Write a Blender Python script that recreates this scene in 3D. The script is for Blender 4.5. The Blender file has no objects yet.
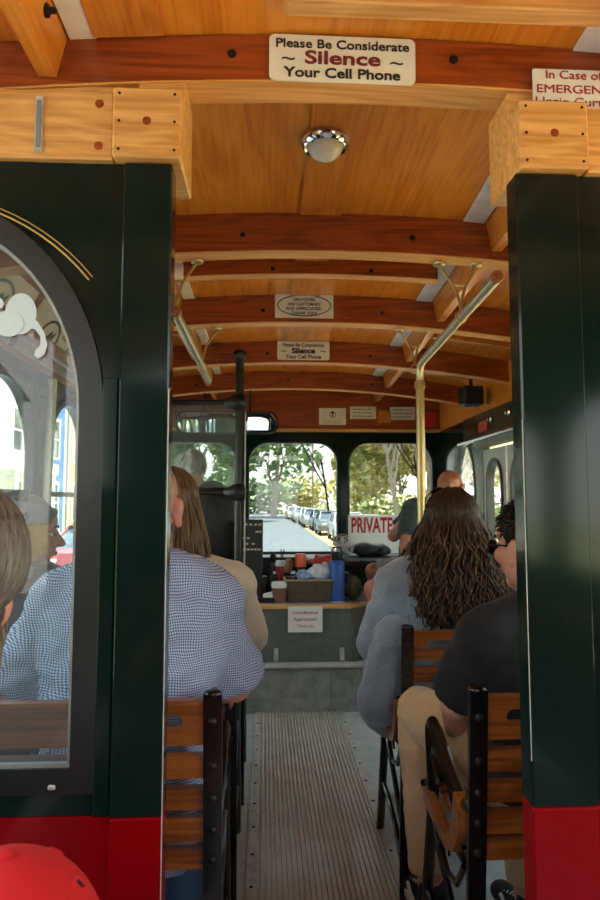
import bpy, bmesh, math, random
from mathutils import Vector, Matrix, Euler, noise
from mathutils.geometry import tessellate_polygon
random.seed(7)
PI = math.pi
scene = bpy.context.scene
COL = scene.collection
R = math.radians

# ---------------------------------------------------------------- camera
CAM_H, YAW, PITCH, FPX = 1.25, R(2.93), R(4.57), 650.0
cam_d = bpy.data.cameras.new('camera'); cam = bpy.data.objects.new('camera', cam_d); COL.objects.link(cam)
cam.location = (0, 0, CAM_H); cam.rotation_euler = (R(90) + PITCH, 0, -YAW)
cam_d.sensor_fit = 'VERTICAL'; cam_d.sensor_height = 36; cam_d.lens = FPX / 900 * 36
cam_d.clip_start = .02; cam_d.clip_end = 600
cam_d.dof.use_dof = True; cam_d.dof.focus_distance = 1.7; cam_d.dof.aperture_fstop = 9
scene.camera = cam

def at(px, py, Y):
    """world point seen at a photo pixel on the plane y = Y"""
    x = (px - 300) / FPX; z = (450 - py) / FPX
    y2 = math.cos(PITCH) - z * math.sin(PITCH); z2 = math.sin(PITCH) + z * math.cos(PITCH)
    X = x * math.cos(YAW) + y2 * math.sin(YAW); W = -x * math.sin(YAW) + y2 * math.cos(YAW)
    return Vector((X / W * Y, Y, CAM_H + z2 / W * Y))

# ---------------------------------------------------------------- materials
def lin(c):
    if isinstance(c, str):
        c = [int(c[i:i + 2], 16) / 255 for i in (0, 2, 4)]
    return tuple(((v / 12.92) if v <= .04045 else ((v + .055) / 1.055) ** 2.4) for v in c) + (1,)

class NT:
    def __init__(s, name):
        s.m = bpy.data.materials.new(name); s.m.use_nodes = True
        s.t = s.m.node_tree; s.t.nodes.clear()
        s.out = s.n('ShaderNodeOutputMaterial')
    def n(s, kind, **kw):
        o = s.t.nodes.new(kind)
        for k, v in kw.items():
            if k in o.inputs.keys(): o.inputs[k].default_value = v
            else: setattr(o, k, v)
        return o
    def l(s, a, b): s.t.links.new(a, b)
    def bsdf(s, **kw):
        b = s.n('ShaderNodeBsdfPrincipled')
        for k, v in kw.items(): b.inputs[k].default_value = v
        s.l(b.outputs[0], s.out.inputs[0]); return b
    def coord(s, kind='Object', scale=(1, 1, 1), loc=(0, 0, 0), rot=(0, 0, 0)):
        c = s.n('ShaderNodeTexCoord'); m = s.n('ShaderNodeMapping')
        m.inputs['Scale'].default_value = scale; m.inputs['Location'].default_value = loc; m.inputs['Rotation'].default_value = rot
        s.l(c.outputs[kind], m.inputs[0]); return m.outputs[0]
    def noise(s, vec, scale=5, detail=4, rough=.5, dist=0):
        o = s.n('ShaderNodeTexNoise'); o.inputs['Scale'].default_value = scale; o.inputs['Detail'].default_value = detail
        o.inputs['Roughness'].default_value = rough; o.inputs['Distortion'].default_value = dist
        s.l(vec, o.inputs['Vector']); return o.outputs[0]
    def ramp(s, fac, stops):
        o = s.n('ShaderNodeValToRGB'); e = o.color_ramp.elements
        while len(e) < len(stops): e.new(.5)
        for k, (p, c) in enumerate(stops): e[k].position = p; e[k].color = lin(c) if len(c) != 4 else c
        s.l(fac, o.inputs[0]); return o.outputs[0]
    def bump(s, h, strength=.2, dist=.01):
        o = s.n('ShaderNodeBump'); o.inputs['Strength'].default_value = strength; o.inputs['Distance'].default_value = dist
        s.l(h, o.inputs['Height']); return o.outputs[0]
    def math(s, op, a, b=None):
        o = s.n('ShaderNodeMath'); o.operation = op
        for k, v in enumerate((a, b)):
            if v is None: continue
            if isinstance(v, (int, float)): o.inputs[k].default_value = v
            else: s.l(v, o.inputs[k])
        return o.outputs[0]

def plain(name, c, rough=.5, metal=0, var=.12, scale=12, coat=0, bump=0, spec=.5, sheen=0):
    t = NT(name); c = lin(c)
    b = t.bsdf(Roughness=rough, Metallic=metal)
    b.inputs['Coat Weight'].default_value = coat; b.inputs['Coat Roughness'].default_value = .08
    b.inputs['Specular IOR Level'].default_value = spec; b.inputs['Sheen Weight'].default_value = sheen
    v = t.coord()
    f = t.noise(v, scale, 5, .6)
    o = t.n('ShaderNodeValToRGB'); e = o.color_ramp.elements
    e[0].position = .3; e[1].position = .7
    e[0].color = tuple(max(0, x * (1 - var)) for x in c[:3]) + (1,); e[1].color = tuple(min(1, x * (1 + var)) for x in c[:3]) + (1,)
    t.l(f, o.inputs[0]); t.l(o.outputs[0], b.inputs['Base Color'])
    if bump: t.l(t.bump(f, bump), b.inputs['Normal'])
    return t.m

def wood(name, light, dark, axis='X', rough=.35, coat=.3, scale=1, fig=1.0, seamless=False):
    t = NT(name); b = t.bsdf(Roughness=rough)
    b.inputs['Coat Weight'].default_value = coat; b.inputs['Coat Roughness'].default_value = .15
    s = {'X': (1.1, 9, 9), 'Y': (9, 1.1, 9), 'Z': (9, 9, 1.1)}[axis]
    v = t.coord(scale=tuple(q * scale for q in s))
    big = t.noise(v, 1.0, 3, .55, 1.2)
    w = t.n('ShaderNodeMath'); w.operation = 'MULTIPLY'; w.inputs[1].default_value = 38 * fig; t.l(big, w.inputs[0])
    sn = t.math('SINE', w.outputs[0]); sn = t.math('MULTIPLY', sn, .075)
    s2 = {'X': (3, 110, 110), 'Y': (110, 3, 110), 'Z': (110, 110, 3)}[axis]
    fine = t.noise(t.coord(scale=s2), 1.0, 3, .6)
    mix = t.math('ADD', t.math('MULTIPLY', fine, .62), t.math('ADD', sn, t.math('MULTIPLY', big, .38)))
    t.l(t.ramp(mix, [(.33, dark), (.60, light)]), b.inputs['Base Color'])
    t.l(t.bump(fine, .08, .002), b.inputs['Normal'])
    return t.m

def glassmat(name, tint='FFFFFF', haze=.0, ior=1.45, rough=.0, hazecol='DDE6EA', scratch=0):
    t = NT(name)
    tr = t.n('ShaderNodeBsdfTransparent'); tr.inputs[0].default_value = lin(tint)
    gl = t.n('ShaderNodeBsdfGlossy'); gl.inputs['Roughness'].default_value = rough
    fr = t.n('ShaderNodeFresnel'); fr.inputs['IOR'].default_value = ior
    gm = t.n('ShaderNodeNewGeometry'); ff = t.math('MULTIPLY', fr.outputs[0], t.math('SUBTRACT', 1, gm.outputs['Backfacing']))
    m = t.n('ShaderNodeMixShader'); t.l(ff, m.inputs[0]); t.l(tr.outputs[0], m.inputs[1]); t.l(gl.outputs[0], m.inputs[2])
    last = m.outputs[0]
    if haze:
        d = t.n('ShaderNodeBsdfDiffuse'); d.inputs[0].default_value = lin(hazecol)
        m2 = t.n('ShaderNodeMixShader')
        if scratch:
            v = t.coord(scale=(30, 30, 3), rot=(0, .4, 0)); f = t.noise(v, 2.5, 6, .75)
            t.l(t.math('MULTIPLY', t.math('POWER', f, 3), haze * 6), m2.inputs[0])
        else: m2.inputs[0].default_value = haze
        t.l(last, m2.inputs[1]); t.l(d.outputs[0], m2.inputs[2]); last = m2.outputs[0]
    t.l(last, t.out.inputs[0]); return t.m

# ---------------------------------------------------------------- mesh builder
def frame(z, up=Vector((0, 0, 1))):
    z = Vector(z).normalized(); x = Vector(up).cross(z)
    if x.length < 1e-4: x = Vector((1, 0, 0)).cross(z)
    x.normalize(); y = z.cross(x)
    return x, y, z

class MB:
    def __init__(s): s.bm = bmesh.new()
    def _merge(s, tmp):
        me = bpy.data.meshes.new('tmp'); tmp.to_mesh(me); tmp.free(); s.bm.from_mesh(me); bpy.data.meshes.remove(me)
    def box(s, x0, x1, y0, y1, z0, z1, bev=0, rot=None, seg=1):
        t = bmesh.new(); bmesh.ops.create_cube(t, size=1)
        for v in t.verts: v.co = Vector((v.co.x * (x1 - x0), v.co.y * (y1 - y0), v.co.z * (z1 - z0)))
        if bev: bmesh.ops.bevel(t, geom=list(t.edges), offset=bev, segments=seg, affect='EDGES', profile=.6)
        c = Vector(((x0 + x1) / 2, (y0 + y1) / 2, (z0 + z1) / 2))
        M = rot.to_matrix() if rot is not None else Matrix.Identity(3)
        for v in t.verts: v.co = M @ v.co + c
        s._merge(t); return s
    def hexa(s, pts):
        """8 corners: bottom ring of 4, top ring of 4"""
        v = [s.bm.verts.new(p) for p in pts]
        for f in ((0, 3, 2, 1), (4, 5, 6, 7), (0, 1, 5, 4), (1, 2, 6, 5), (2, 3, 7, 6), (3, 0, 4, 7)): s.bm.faces.new([v[i] for i in f])
        return s
    def loft(s, rings, cap=True, closed=False):
        rr = [[s.bm.verts.new(p) for p in r] for r in rings]; n = len(rr[0])
        seq = list(zip(rr, rr[1:])) + ([(rr[-1], rr[0])] if closed else [])
        for a, b in seq:
            for i in range(n):
                j = (i + 1) % n; s.bm.faces.new((a[i], a[j], b[j], b[i]))
        if cap and not closed:
            s.bm.faces.new(list(reversed(rr[0]))); s.bm.faces.new(rr[-1])
        return s
    def ell_ring(s, c, x, y, rx, ry, n=20):
        return [Vector(c) + x * (rx * math.cos(2 * PI * i / n)) + y * (ry * math.sin(2 * PI * i / n)) for i in range(n)]
    def cone(s, p0, p1, r0, r1=None, n=16, cap=True):
        p0 = Vector(p0); p1 = Vector(p1); r1 = r0 if r1 is None else r1
        x, y, z = frame(p1 - p0)
        return s.loft([s.ell_ring(p0, x, y, r0, r0, n), s.ell_ring(p1, x, y, r1, r1, n)], cap)
    def ball(s, c, r, rot=None, seg=16, rings=10):
        t = bmesh.new(); bmesh.ops.create_uvsphere(t, u_segments=seg, v_segments=rings, radius=1)
        r = (r, r, r) if isinstance(r, (int, float)) else r; c = Vector(c)
        M = rot if rot is not None else Matrix.Identity(3)
        for v in t.verts: v.co = M @ Vector((v.co.x * r[0], v.co.y * r[1], v.co.z * r[2])) + c
        s._merge(t); return s
    def capsule(s, p0, p1, r0, r1=None, n=14):
        r1 = r0 if r1 is None else r1
        s.cone(p0, p1, r0, r1, n); s.ball(p0, r0, seg=n, rings=8); s.ball(p1, r1, seg=n, rings=8); return s
    def tube(s, pts, r, n=10, cap=True):
        pts = [Vector(p) for p in pts]; rings = []; px = None
        for i, p in enumerate(pts):
            d = (pts[min(i + 1, len(pts) - 1)] - pts[max(i - 1, 0)]).normalized()
            if px is None: x, y, _ = frame(d)
            else:
                x = (px - d * px.dot(d)).normalized(); y = d.cross(x)
            px = x; q = r[i] if isinstance(r, (list, tuple)) else r
            rings.append(s.ell_ring(p, x, y, q, q, n))
        return s.loft(rings, cap)
    def lathe(s, c, prof, axis=(0, 0, 1), n=24, cap=True):
        x, y, z = frame(axis); c = Vector(c)
        return s.loft([s.ell_ring(c + z * h, x, y, max(r, 1e-4), max(r, 1e-4), n) for r, h in prof], cap)
    def plate(s, outline, holes, thick, o=(0, 0, 0), ux=(1, 0, 0), uy=(0, 0, 1), bev=0):
        """flat board with holes; outline in (u,v); extruded both ways along ux x uy"""
        o = Vector(o); ux = Vector(ux).normalized(); uy = Vector(uy).normalized(); n = ux.cross(uy)
        loops = [outline] + list(holes)
        flat = [Vector((p[0], p[1], 0)) for lp in loops for p in lp]
        tris = tessellate_polygon([[Vector((p[0], p[1], 0)) for p in lp] for lp in loops])
        A = [s.bm.verts.new(o + ux * p.x + uy * p.y + n * thick / 2) for p in flat]
        Bk = [s.bm.verts.new(o + ux * p.x + uy * p.y - n * thick / 2) for p in flat]
        for t in tris:
            try:
                s.bm.faces.new([A[i] for i in t]); s.bm.faces.new([Bk[i] for i in reversed(t)])
            except ValueError: pass
        k = 0
        for lp in loops:
            m = len(lp)
            for i in range(m):
                a = k + i; b = k + (i + 1) % m; s.bm.faces.new((A[a], A[b], Bk[b], Bk[a]))
            k += m
        return s
    def ring(s, outer, inner, thick, o=(0, 0, 0), ux=(1, 0, 0), uy=(0, 0, 1)): return s.plate(outer, [inner], thick, o, ux, uy)
    def mesh(s, name, mats, smooth=True, ang=35, recalc=True):
        if recalc: bmesh.ops.recalc_face_normals(s.bm, faces=list(s.bm.faces))
        me = bpy.data.meshes.new(name); s.bm.to_mesh(me); s.bm.free()
        for m in (mats if isinstance(mats, (list, tuple)) else [mats]): me.materials.append(m)
        if smooth and len(me.polygons):
            me.shade_smooth(); me.set_sharp_from_angle(angle=R(ang))
        return me
    def obj(s, name, mat, parent=None, **kw): return link(name, s.mesh(name, mat, **kw), parent)

def islands(b, name, mat, parent):
    """each loose piece of the builder becomes a part of its own"""
    seen = set(); res = []
    b.bm.verts.ensure_lookup_table()
    for v in b.bm.verts:
        if v in seen: continue
        st = [v]; seen.add(v); comp = []
        while st:
            q = st.pop(); comp.append(q)
            for e in q.link_edges:
                o = e.other_vert(q)
                if o not in seen: seen.add(o); st.append(o)
        n = MB(); mp = {q: n.bm.verts.new(q.co) for q in comp}
        fs = set(f for q in comp for f in q.link_faces)
        for f in fs: n.bm.faces.new([mp[q] for q in f.verts])
        res.append(n.obj(name, mat, parent))
    b.bm.free(); return res

def wloc(o):
    v = Vector((0, 0, 0))
    while o is not None: v = v + o.location; o = o.parent
    return v

def link(name, me, parent=None):
    """mesh given in world coordinates; it is moved into its parent's frame (parents are never rotated while building)"""
    o = bpy.data.objects.new(name, me); COL.objects.link(o)
    if parent is not None:
        o.parent = parent; w = wloc(parent)
        if w.length > 0: me.transform(Matrix.Translation(-w))
    return o

def tag(o, label=None, cat=None, group=None, kind=None):
    if label: o['label'] = label
    if cat: o['category'] = cat
    if group: o['group'] = group
    if kind: o['kind'] = kind
    return o

def thing(name, loc, label, cat, group=None):
    o = bpy.data.objects.new(name, None); COL.objects.link(o); o.location = loc; o.empty_display_size = .1
    return tag(o, label, cat, group)

def struct(o): o['kind'] = 'structure'; return o

def copy_tree(o, parent=None):
    c = o.copy(); COL.objects.link(c); c.parent = parent
    for ch in list(o.children): copy_tree(ch, c)
    return c

def fuse(mb, voxel=.006, it=3, disp=None, name='tmp'):
    """one continuous skin from overlapping solids"""
    me = bpy.data.meshes.new(name); mb.bm.to_mesh(me); mb.bm.free()
    o = bpy.data.objects.new(name, me); COL.objects.link(o)
    md = o.modifiers.new('r', 'REMESH'); md.mode = 'VOXEL'; md.voxel_size = voxel; md.use_smooth_shade = True
    if it:
        sm = o.modifiers.new('s', 'SMOOTH'); sm.factor = .5; sm.iterations = it
    bpy.context.view_layer.update()
    dg = bpy.context.evaluated_depsgraph_get()
    r = bpy.data.meshes.new_from_object(o.evaluated_get(dg), depsgraph=dg)
    bpy.data.objects.remove(o); bpy.data.meshes.remove(me)
    if disp:
        nn = [v.normal.copy() for v in r.vertices]
        for v, q in zip(r.vertices, nn): v.co = v.co + q * disp(v.co, q)
    r.shade_smooth()
    return r

def arch(x0, x1, z0, zs, h, n=20, r=0):
    """arched opening outline: straight sides from z0 to zs, half-ellipse of height h"""
    c = (x0 + x1) / 2; a = (x1 - x0) / 2
    pts = [(x0, z0), (x1, z0)]
    pts += [(c + a * math.cos(PI * i / n), zs + h * math.sin(PI * i / n)) for i in range(n + 1)]
    return pts

def rrect(x0, x1, z0, z1, r, n=6, corners=(1, 1, 1, 1)):
    pts = []
    for k, (cx, cz, a0) in enumerate(((x1 - r, z1 - r, 0), (x0 + r, z1 - r, 90), (x0 + r, z0 + r, 180), (x1 - r, z0 + r, 270))):
        if corners[k]:
            pts += [(cx + r * math.cos(R(a0 + 90 * i / n)), cz + r * math.sin(R(a0 + 90 * i / n))) for i in range(n + 1)]
        else:
            pts.append(((x1, z1), (x0, z1), (x0, z0), (x1, z0))[k])
    return pts

def text(body, size, loc, mat, parent, rot=(R(90), 0, 0), align='CENTER', bold=0, sx=1, name='lettering', ext=.0006, spacing=1):
    c = bpy.data.curves.new(name, 'FONT'); c.body = body; c.size = size; c.align_x = align; c.align_y = 'CENTER'
    c.extrude = ext; c.offset = bold; c.space_character = spacing; c.materials.append(mat); c.resolution_u = 4
    tmp = bpy.data.objects.new(name, c); COL.objects.link(tmp); bpy.context.view_layer.update()
    dg = bpy.context.evaluated_depsgraph_get(); me = bpy.data.meshes.new_from_object(tmp.evaluated_get(dg), depsgraph=dg)
    bpy.data.objects.remove(tmp); bpy.data.curves.remove(c); me.name = name
    o = bpy.data.objects.new(name, me); COL.objects.link(o); o.parent = parent
    o.location = Vector(loc) - wloc(parent); o.rotation_euler = rot; o.scale = (sx, 1, 1)
    return o
# ---------------------------------------------------------------- material library
M = {}
M['beam'] = wood('stained_beam_wood', '9E4716', '6F2A09', 'X', rough=.38, coat=.25)
M['beam_edge'] = wood('lit_edge_wood', 'DFA25C', 'C4833C', 'X', rough=.5, coat=.05)  # paler wood tone with the light from low windows put into its colour
M['header'] = wood('golden_oak', 'DBA462', 'B9803E', 'X', rough=.4, coat=.25, fig=1.2)
M['ply'] = wood('ceiling_plywood', 'DC8A2C', 'BE6A14', 'Y', rough=.3, coat=.3, scale=.6)
M['batten'] = wood('ceiling_batten_wood', 'D4832E', 'B66718', 'Y', rough=.32, coat=.3)
M['slat'] = wood('seat_slat_wood', '93531F', '5E2F0E', 'X', rough=.35, coat=.35, scale=.8)
M['sideslat'] = wood('seat_end_wood', 'A8642B', '73400F', 'Y', rough=.35, coat=.35)
M['white'] = plain('painted_white_strip', 'E9E4DA', .45)
M['signwhite'] = plain('sign_face', 'DDD5C4', .5, var=.05, scale=20)
M['paper'] = plain('paper_white', 'DAD8D2', .6, var=.04)
M['ink'] = plain('black_ink', '1B1512', .6)
M['redink'] = plain('red_ink', 'A3161C', .6)
M['maroonink'] = plain('maroon_ink', '6E1B20', .6)
M['green'] = plain('dark_green_lacquer', '0A1B18', .14, coat=.12, var=.1, scale=3, spec=.2)
M['red'] = plain('red_lacquer', '7C0309', .25, coat=.04, spec=.15, var=.06, scale=3)
M['blackframe'] = plain('black_window_frame', '101415', .4, var=.1)
M['black'] = plain('black_plastic', '0E1012', .45)
M['iron'] = plain('black_cast_iron', '0B0B0C', .22, var=.25, scale=40, coat=.4)
M['bolt'] = plain('dark_bolt', '2A2725', .35, metal=.7)
M['brass'] = plain('worn_brass', 'BFA87A', .35, metal=.85, var=.1, scale=25)
M['alu'] = plain('worn_aluminium', 'B0B0A8', .45, metal=.3, var=.22, scale=30, bump=.05)
M['steel'] = plain('scuffed_steel', '8B8E86', .45, metal=.5, var=.25, scale=18)
M['floor'] = plain('grey_floor_vinyl', 'A2A7A4', .33, var=.22, scale=14, bump=.03)
M['rubber'] = plain('ribbed_rubber', 'B8B5AA', .36, var=.2, scale=9, coat=.15)
M['console'] = plain('grey_green_console', '585C54', .6, var=.22, scale=20, bump=.08)
M['counter'] = plain('grey_counter_top', '8B9090', .3, var=.1)
M['glass'] = glassmat('window_glass', 'F4F8F6')
M['tint'] = glassmat('tinted_windscreen_glass', 'C4C9C6')  # tint put in to tone down the bright exterior
M['oldglass'] = glassmat('hazy_glass', 'EAF0EE', haze=.035)  # even pale haze over the whole pane
M['plexi'] = glassmat('smeared_plexiglass', 'E6ECEA', haze=.07)
M['etch'] = plain('white_decal', 'B4BFC2', .5, var=.03)
M['gold'] = plain('gold_pinstripe', 'C2A75B', .4, metal=.4)
M['chrome'] = plain('chrome', 'CFCFCB', .12, metal=1, var=.05)
M['mirror'] = plain('mirror_glass', 'E4E8E8', .02, metal=1, var=.0)
M['lens'] = plain('frosted_lens', 'D8CFB6', .25, var=.12, scale=30, coat=.6)
M['copperwood'] = wood('reddish_rail_wood', 'A8643A', '7A3A1C', 'Y', rough=.35)

XL, XR, XC = -1.0, 1.42, .21
KZ = .072
CZ = 2.183
def ceil_z(x, y=9): return (CZ if y > 1.2 else 2.152) - KZ * (x - XC) ** 2
Y0, Y1 = -1.9, 5.36           # rear end and inside of the windscreen wall
YP = 1.162                     # partition plane

# ---------------------------------------------------------------- floor
b = MB(); b.box(XL, XR, Y0, 3.99, -.06, 0)
o = struct(b.obj('floor', M['floor']))
# raised driver platform
b = MB(); b.box(XL, XR, 3.995, Y1, -.06, .262)
struct(b.obj('floor_platform', M['floor']))
b = MB(); b.box(XL, XR, 3.975, 3.994, 0, .262)
for x in (-.04, .41, .9, -.6): b.box(x - .018, x + .018, 3.968, 3.974, .01, .25, .001)
b.obj('trim_1', M['steel']); struct(bpy.data.objects['trim_1'])
b = MB(); b.box(XL, XR, 3.945, 4.02, .263, .285, .006)
struct(b.obj('trim_2', M['alu']))

# ribbed aisle mat (ribs run the length of the bus)
mat_t = thing('aisle_mat', (.19, 2.5, 0), 'long grey ribbed rubber runner down the middle of the aisle floor', 'floor mat')
b = MB()
xa, xb = -.022, .426; nr = 25; pr = []
for i in range(nr):
    x = xa + (xb - xa) * i / nr; w = (xb - xa) / nr
    pr += [(x, .001), (x + w * .36, .001), (x + w * .44, .011), (x + w * .84, .011), (x + w * .92, .001)]
pr += [(xb, .001), (xb, .0004), (xa, .0004)]
b.loft([[Vector((p[0], y, p[1])) for p in pr] for y in (-1.2, .5, 2.0, 3.0, 3.972)])
b.obj('ribbed_runner', M['rubber'], mat_t, smooth=False)
for sx in (-.045, .449):
    b = MB(); b.box(sx - .02, sx + .02, -1.2, 3.972, .0005, .008, .002)
    e = b.obj('edge_strip', M['alu'], mat_t)
    b = MB()
    for k in range(26): b.lathe((sx, -1.1 + k * .195, .008), [(.007, 0), (.006, .002), (.001, .003)], n=8)
    b.obj('rivet', M['bolt'], e)['kind'] = 'stuff'

# ---------------------------------------------------------------- side walls with arched windows
def wall_x(name, x, wins, y0, y1, z1, inward):
    """wall in plane x = const; wins = list of (ya, yb, z0, zs, h)"""
    holes = [arch(a, c, z0, zs, h) for a, c, z0, zs, h in wins]
    b = MB(); b.plate([(y0, 0), (y1, 0), (y1, z1), (y0, z1)], holes, .03, (x - .02 * inward, 0, 0), (0, 1, 0), (0, 0, 1))
    return struct(b.obj(name, M['green']))
lw = [(1.35, 2.03, .86, 1.42, .345), (2.18, 2.87, .86, 1.42, .345), (3.015, 3.67, .86, 1.42, .345), (3.82, 4.46, .86, 1.42, .30), (4.60, 5.20, .86, 1.42, .30)]
rw = [(1.35, 1.93, .86, 1.42, .30), (2.10, 2.68, .86, 1.42, .30), (2.80, 3.26, .86, 1.42, .30), (4.38, 4.86, .86, 1.34, .35)]
wall_x('wall_left', XL, lw, YP, Y1 + .05, 1.83, 1)
door_hole = (3.38, 4.20, .02, 1.50, .06)
rwh = rw
holes = [arch(a, c, z0, zs, h) for a, c, z0, zs, h in rw] + [[(3.36, .02), (4.22, .02), (4.22, 1.60), (3.36, 1.60)]]
b = MB(); b.plate([(YP, 0), (Y1 + .05, 0), (Y1 + .05, 1.83), (YP, 1.83)], holes, .05, (XR + .03, 0, 0), (0, 1, 0), (0, 0, 1))
struct(b.obj('wall_right', M['green']))
wn = [0]
def side_window(x, w, inward):
    wn[0] += 1
    a, c, z0, zs, h = w
    t = bpy.data.objects.new('window_%d' % wn[0], None); COL.objects.link(t); t.location = (x, (a + c) / 2, z0); struct(t)
    b = MB(); b.plate(arch(a, c, z0, zs, h), [arch(a + .03, c - .03, z0 + .03, zs, h - .03)], .038, (x - .02 * inward, 0, 0), (0, 1, 0), (0, 0, 1))
    b.obj('window_frame', M['blackframe'], t)
    b = MB(); b.plate(arch(a + .028, c - .028, z0 + .028, zs, h - .028), [], .006, (x - .02 * inward, 0, 0), (0, 1, 0), (0, 0, 1))
    b.obj('pane', M['glass'], t, smooth=False)
    b = MB(); b.box(x - .02 * inward - .012, x - .02 * inward + .012, a + .03, c - .03, 1.275, 1.30, .003); b.obj('sash_bar', M['alu'], t)
for w in lw: side_window(XL, w, 1)
for w in rw: side_window(XR, w, -1)
# upright white post between the two left windows seen through the partition glass
b = MB(); b.tube([(XL + .03, 2.93, .80), (XL + .03, 2.93, 1.3), (XL + .035, 2.95, 1.80)], .020, 12)
tag(b.obj('window_post', M['white']), 'slim white upright post between two arched left side windows', 'post')

# wood cornice above the walls
for sx, nm, w in ((XL, 'trim_3', 1), (XR, 'trim_4', -1)):
    b = MB(); x0, x1 = (sx - .05, sx) if w == 1 else (sx, sx + .05)
    b.box(x0, x1, YP + .02, Y1 + .05, 1.832, ceil_z(sx) + .02); struct(b.obj(nm, M['batten']))

# ---------------------------------------------------------------- folding entrance door on the right
b_door = bpy.data.objects.new('door_1', None); COL.objects.link(b_door); b_door.location = (XR, 3.8, 0); struct(b_door)
M['doorgrey'] = plain('silver_grey_door', 'A9AEAE', .35, metal=.2)
for k, (ya, yb) in enumerate(((3.38, 3.775), (3.805, 4.20))):
    b = MB(); b.plate([(ya, .03), (yb, .03), (yb, 1.585), (ya, 1.585)], [arch(ya + .07, yb - .07, .45, 1.38, .13)], .035, (XR + .02, 0, 0), (0, 1, 0), (0, 0, 1))
    lf = b.obj('door_leaf', M['doorgrey'], b_door)
    b = MB(); b.plate(arch(ya + .055, yb - .055, .435, 1.38, .145), [arch(ya + .08, yb - .08, .46, 1.38, .12)], .05, (XR + .02, 0, 0), (0, 1, 0), (0, 0, 1)); b.obj('window_frame', M['blackframe'], lf)
    b = MB(); b.plate(arch(ya + .078, yb - .078, .458, 1.38, .122), [], .006, (XR + .02, 0, 0), (0, 1, 0), (0, 0, 1)); b.obj('pane', M['glass'], lf, smooth=False)
# header panel with knobs above the door
t = thing('door_header_panel', (XR, 3.9, 1.7), 'dark panel above the entrance door with two round knobs', 'panel')
b = MB(); b.box(XR - .035, XR - .001, 3.30, 4.50, 1.665, 1.828, .004); b.obj('panel_board', plain('dark_bronze_panel', '2A2A22', .3, coat=.4), t)
for y in (3.62, 3.92):
    b = MB(); b.lathe((XR - .035, y, 1.765), [(.022, 0), (.024, .008), (.014, .016), (.016, .026), (.002, .03)], (-1, 0, 0), 16); b.obj('knob', M['chrome'], t)
b = MB(); b.box(XR - .045, XR - .036, 3.98, 4.14, 1.695, 1.765, .002); tag(b.obj('orange_sticker', plain('orange_sticker', 'B4472C', .5)), 'small orange sticker on the dark panel above the door', 'sticker')
b = MB(); b.tube([(XR - .06, 3.2, 1.66), (XR - .06, 4.52, 1.655)], .016, 12)
for y in (3.3, 4.45): b.cone((XR - .06, y, 1.66), (XR - .002, y, 1.66), .01)
tag(b.obj('silver_rail', M['chrome']), 'upper silver rail running above the entrance door', 'rail')
b = MB(); b.box(XR - .05, XR - .036, 3.25, 4.25, 1.615, 1.64, .002); b.box(XR - .036, XR - .001, 3.25, 4.25, 1.60, 1.655); tag(b.obj('door_track', M['steel']), 'lower grey track just over the folding door leaves', 'track')

# ---------------------------------------------------------------- windscreen wall
fw = [(-.95, -.235), (-.154, .585), (.665, 1.375)]
holes = [rrect(a, c, .838, 1.742, .17, corners=(1, 1, 0, 0)) for a, c in fw]
b = MB(); b.plate([(XL - .05, 0), (XR + .05, 0), (XR + .05, 1.83), (XL - .05, 1.83)], holes, .06, (0, Y1 - .03, 0), (1, 0, 0), (0, 0, 1))
struct(b.obj('wall_front', M['green']))
for a, c in fw:
    wn[0] += 1
    t = bpy.data.objects.new('window_%d' % wn[0], None); COL.objects.link(t); t.location = ((a + c) / 2, Y1, .85); struct(t)
    b = MB(); b.plate(rrect(a, c, .838, 1.742, .17, corners=(1, 1, 0, 0)), [rrect(a + .012, c - .012, .85, 1.73, .16, corners=(1, 1, 0, 0))], .07, (0, Y1 - .03, 0)); b.obj('window_frame', M['blackframe'], t)
    b = MB(); b.plate(rrect(a + .01, c - .01, .848, 1.732, .161, corners=(1, 1, 0, 0)), [], .006, (0, Y1 - .02, 0)); b.obj('pane', M['tint'], t, smooth=False)
# wood header over the windscreen, curved top, light sill strip under it
def arch_board(x0, x1, y0, y1, zlo, zhi, k=KZ, n=24, ztop=None, flat_lo=False):
    """board whose top and bottom follow the roof curve"""
    rings = []
    for i in range(n + 1):
        x = x0 + (x1 - x0) * i / n; d = k * (x - XC) ** 2
        lo = zlo - (0 if flat_lo else d); hi = zhi - d
        rings.append([Vector((x, y0, lo)), Vector((x, y1, lo)), Vector((x, y1, hi)), Vector((x, y0, hi))])
    return rings
b = MB(); b.loft(arch_board(XL - .05, XR + .05, Y1 - .12, Y1, 1.845, 2.182, flat_lo=True)); struct(b.obj('trim_5', M['beam'], smooth=False))
b = MB(); b.box(XL, XR, Y1 - .14, Y1 - .001, 1.822, 1.843, .004); struct(b.obj('trim_6', M['beam_edge']))

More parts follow.
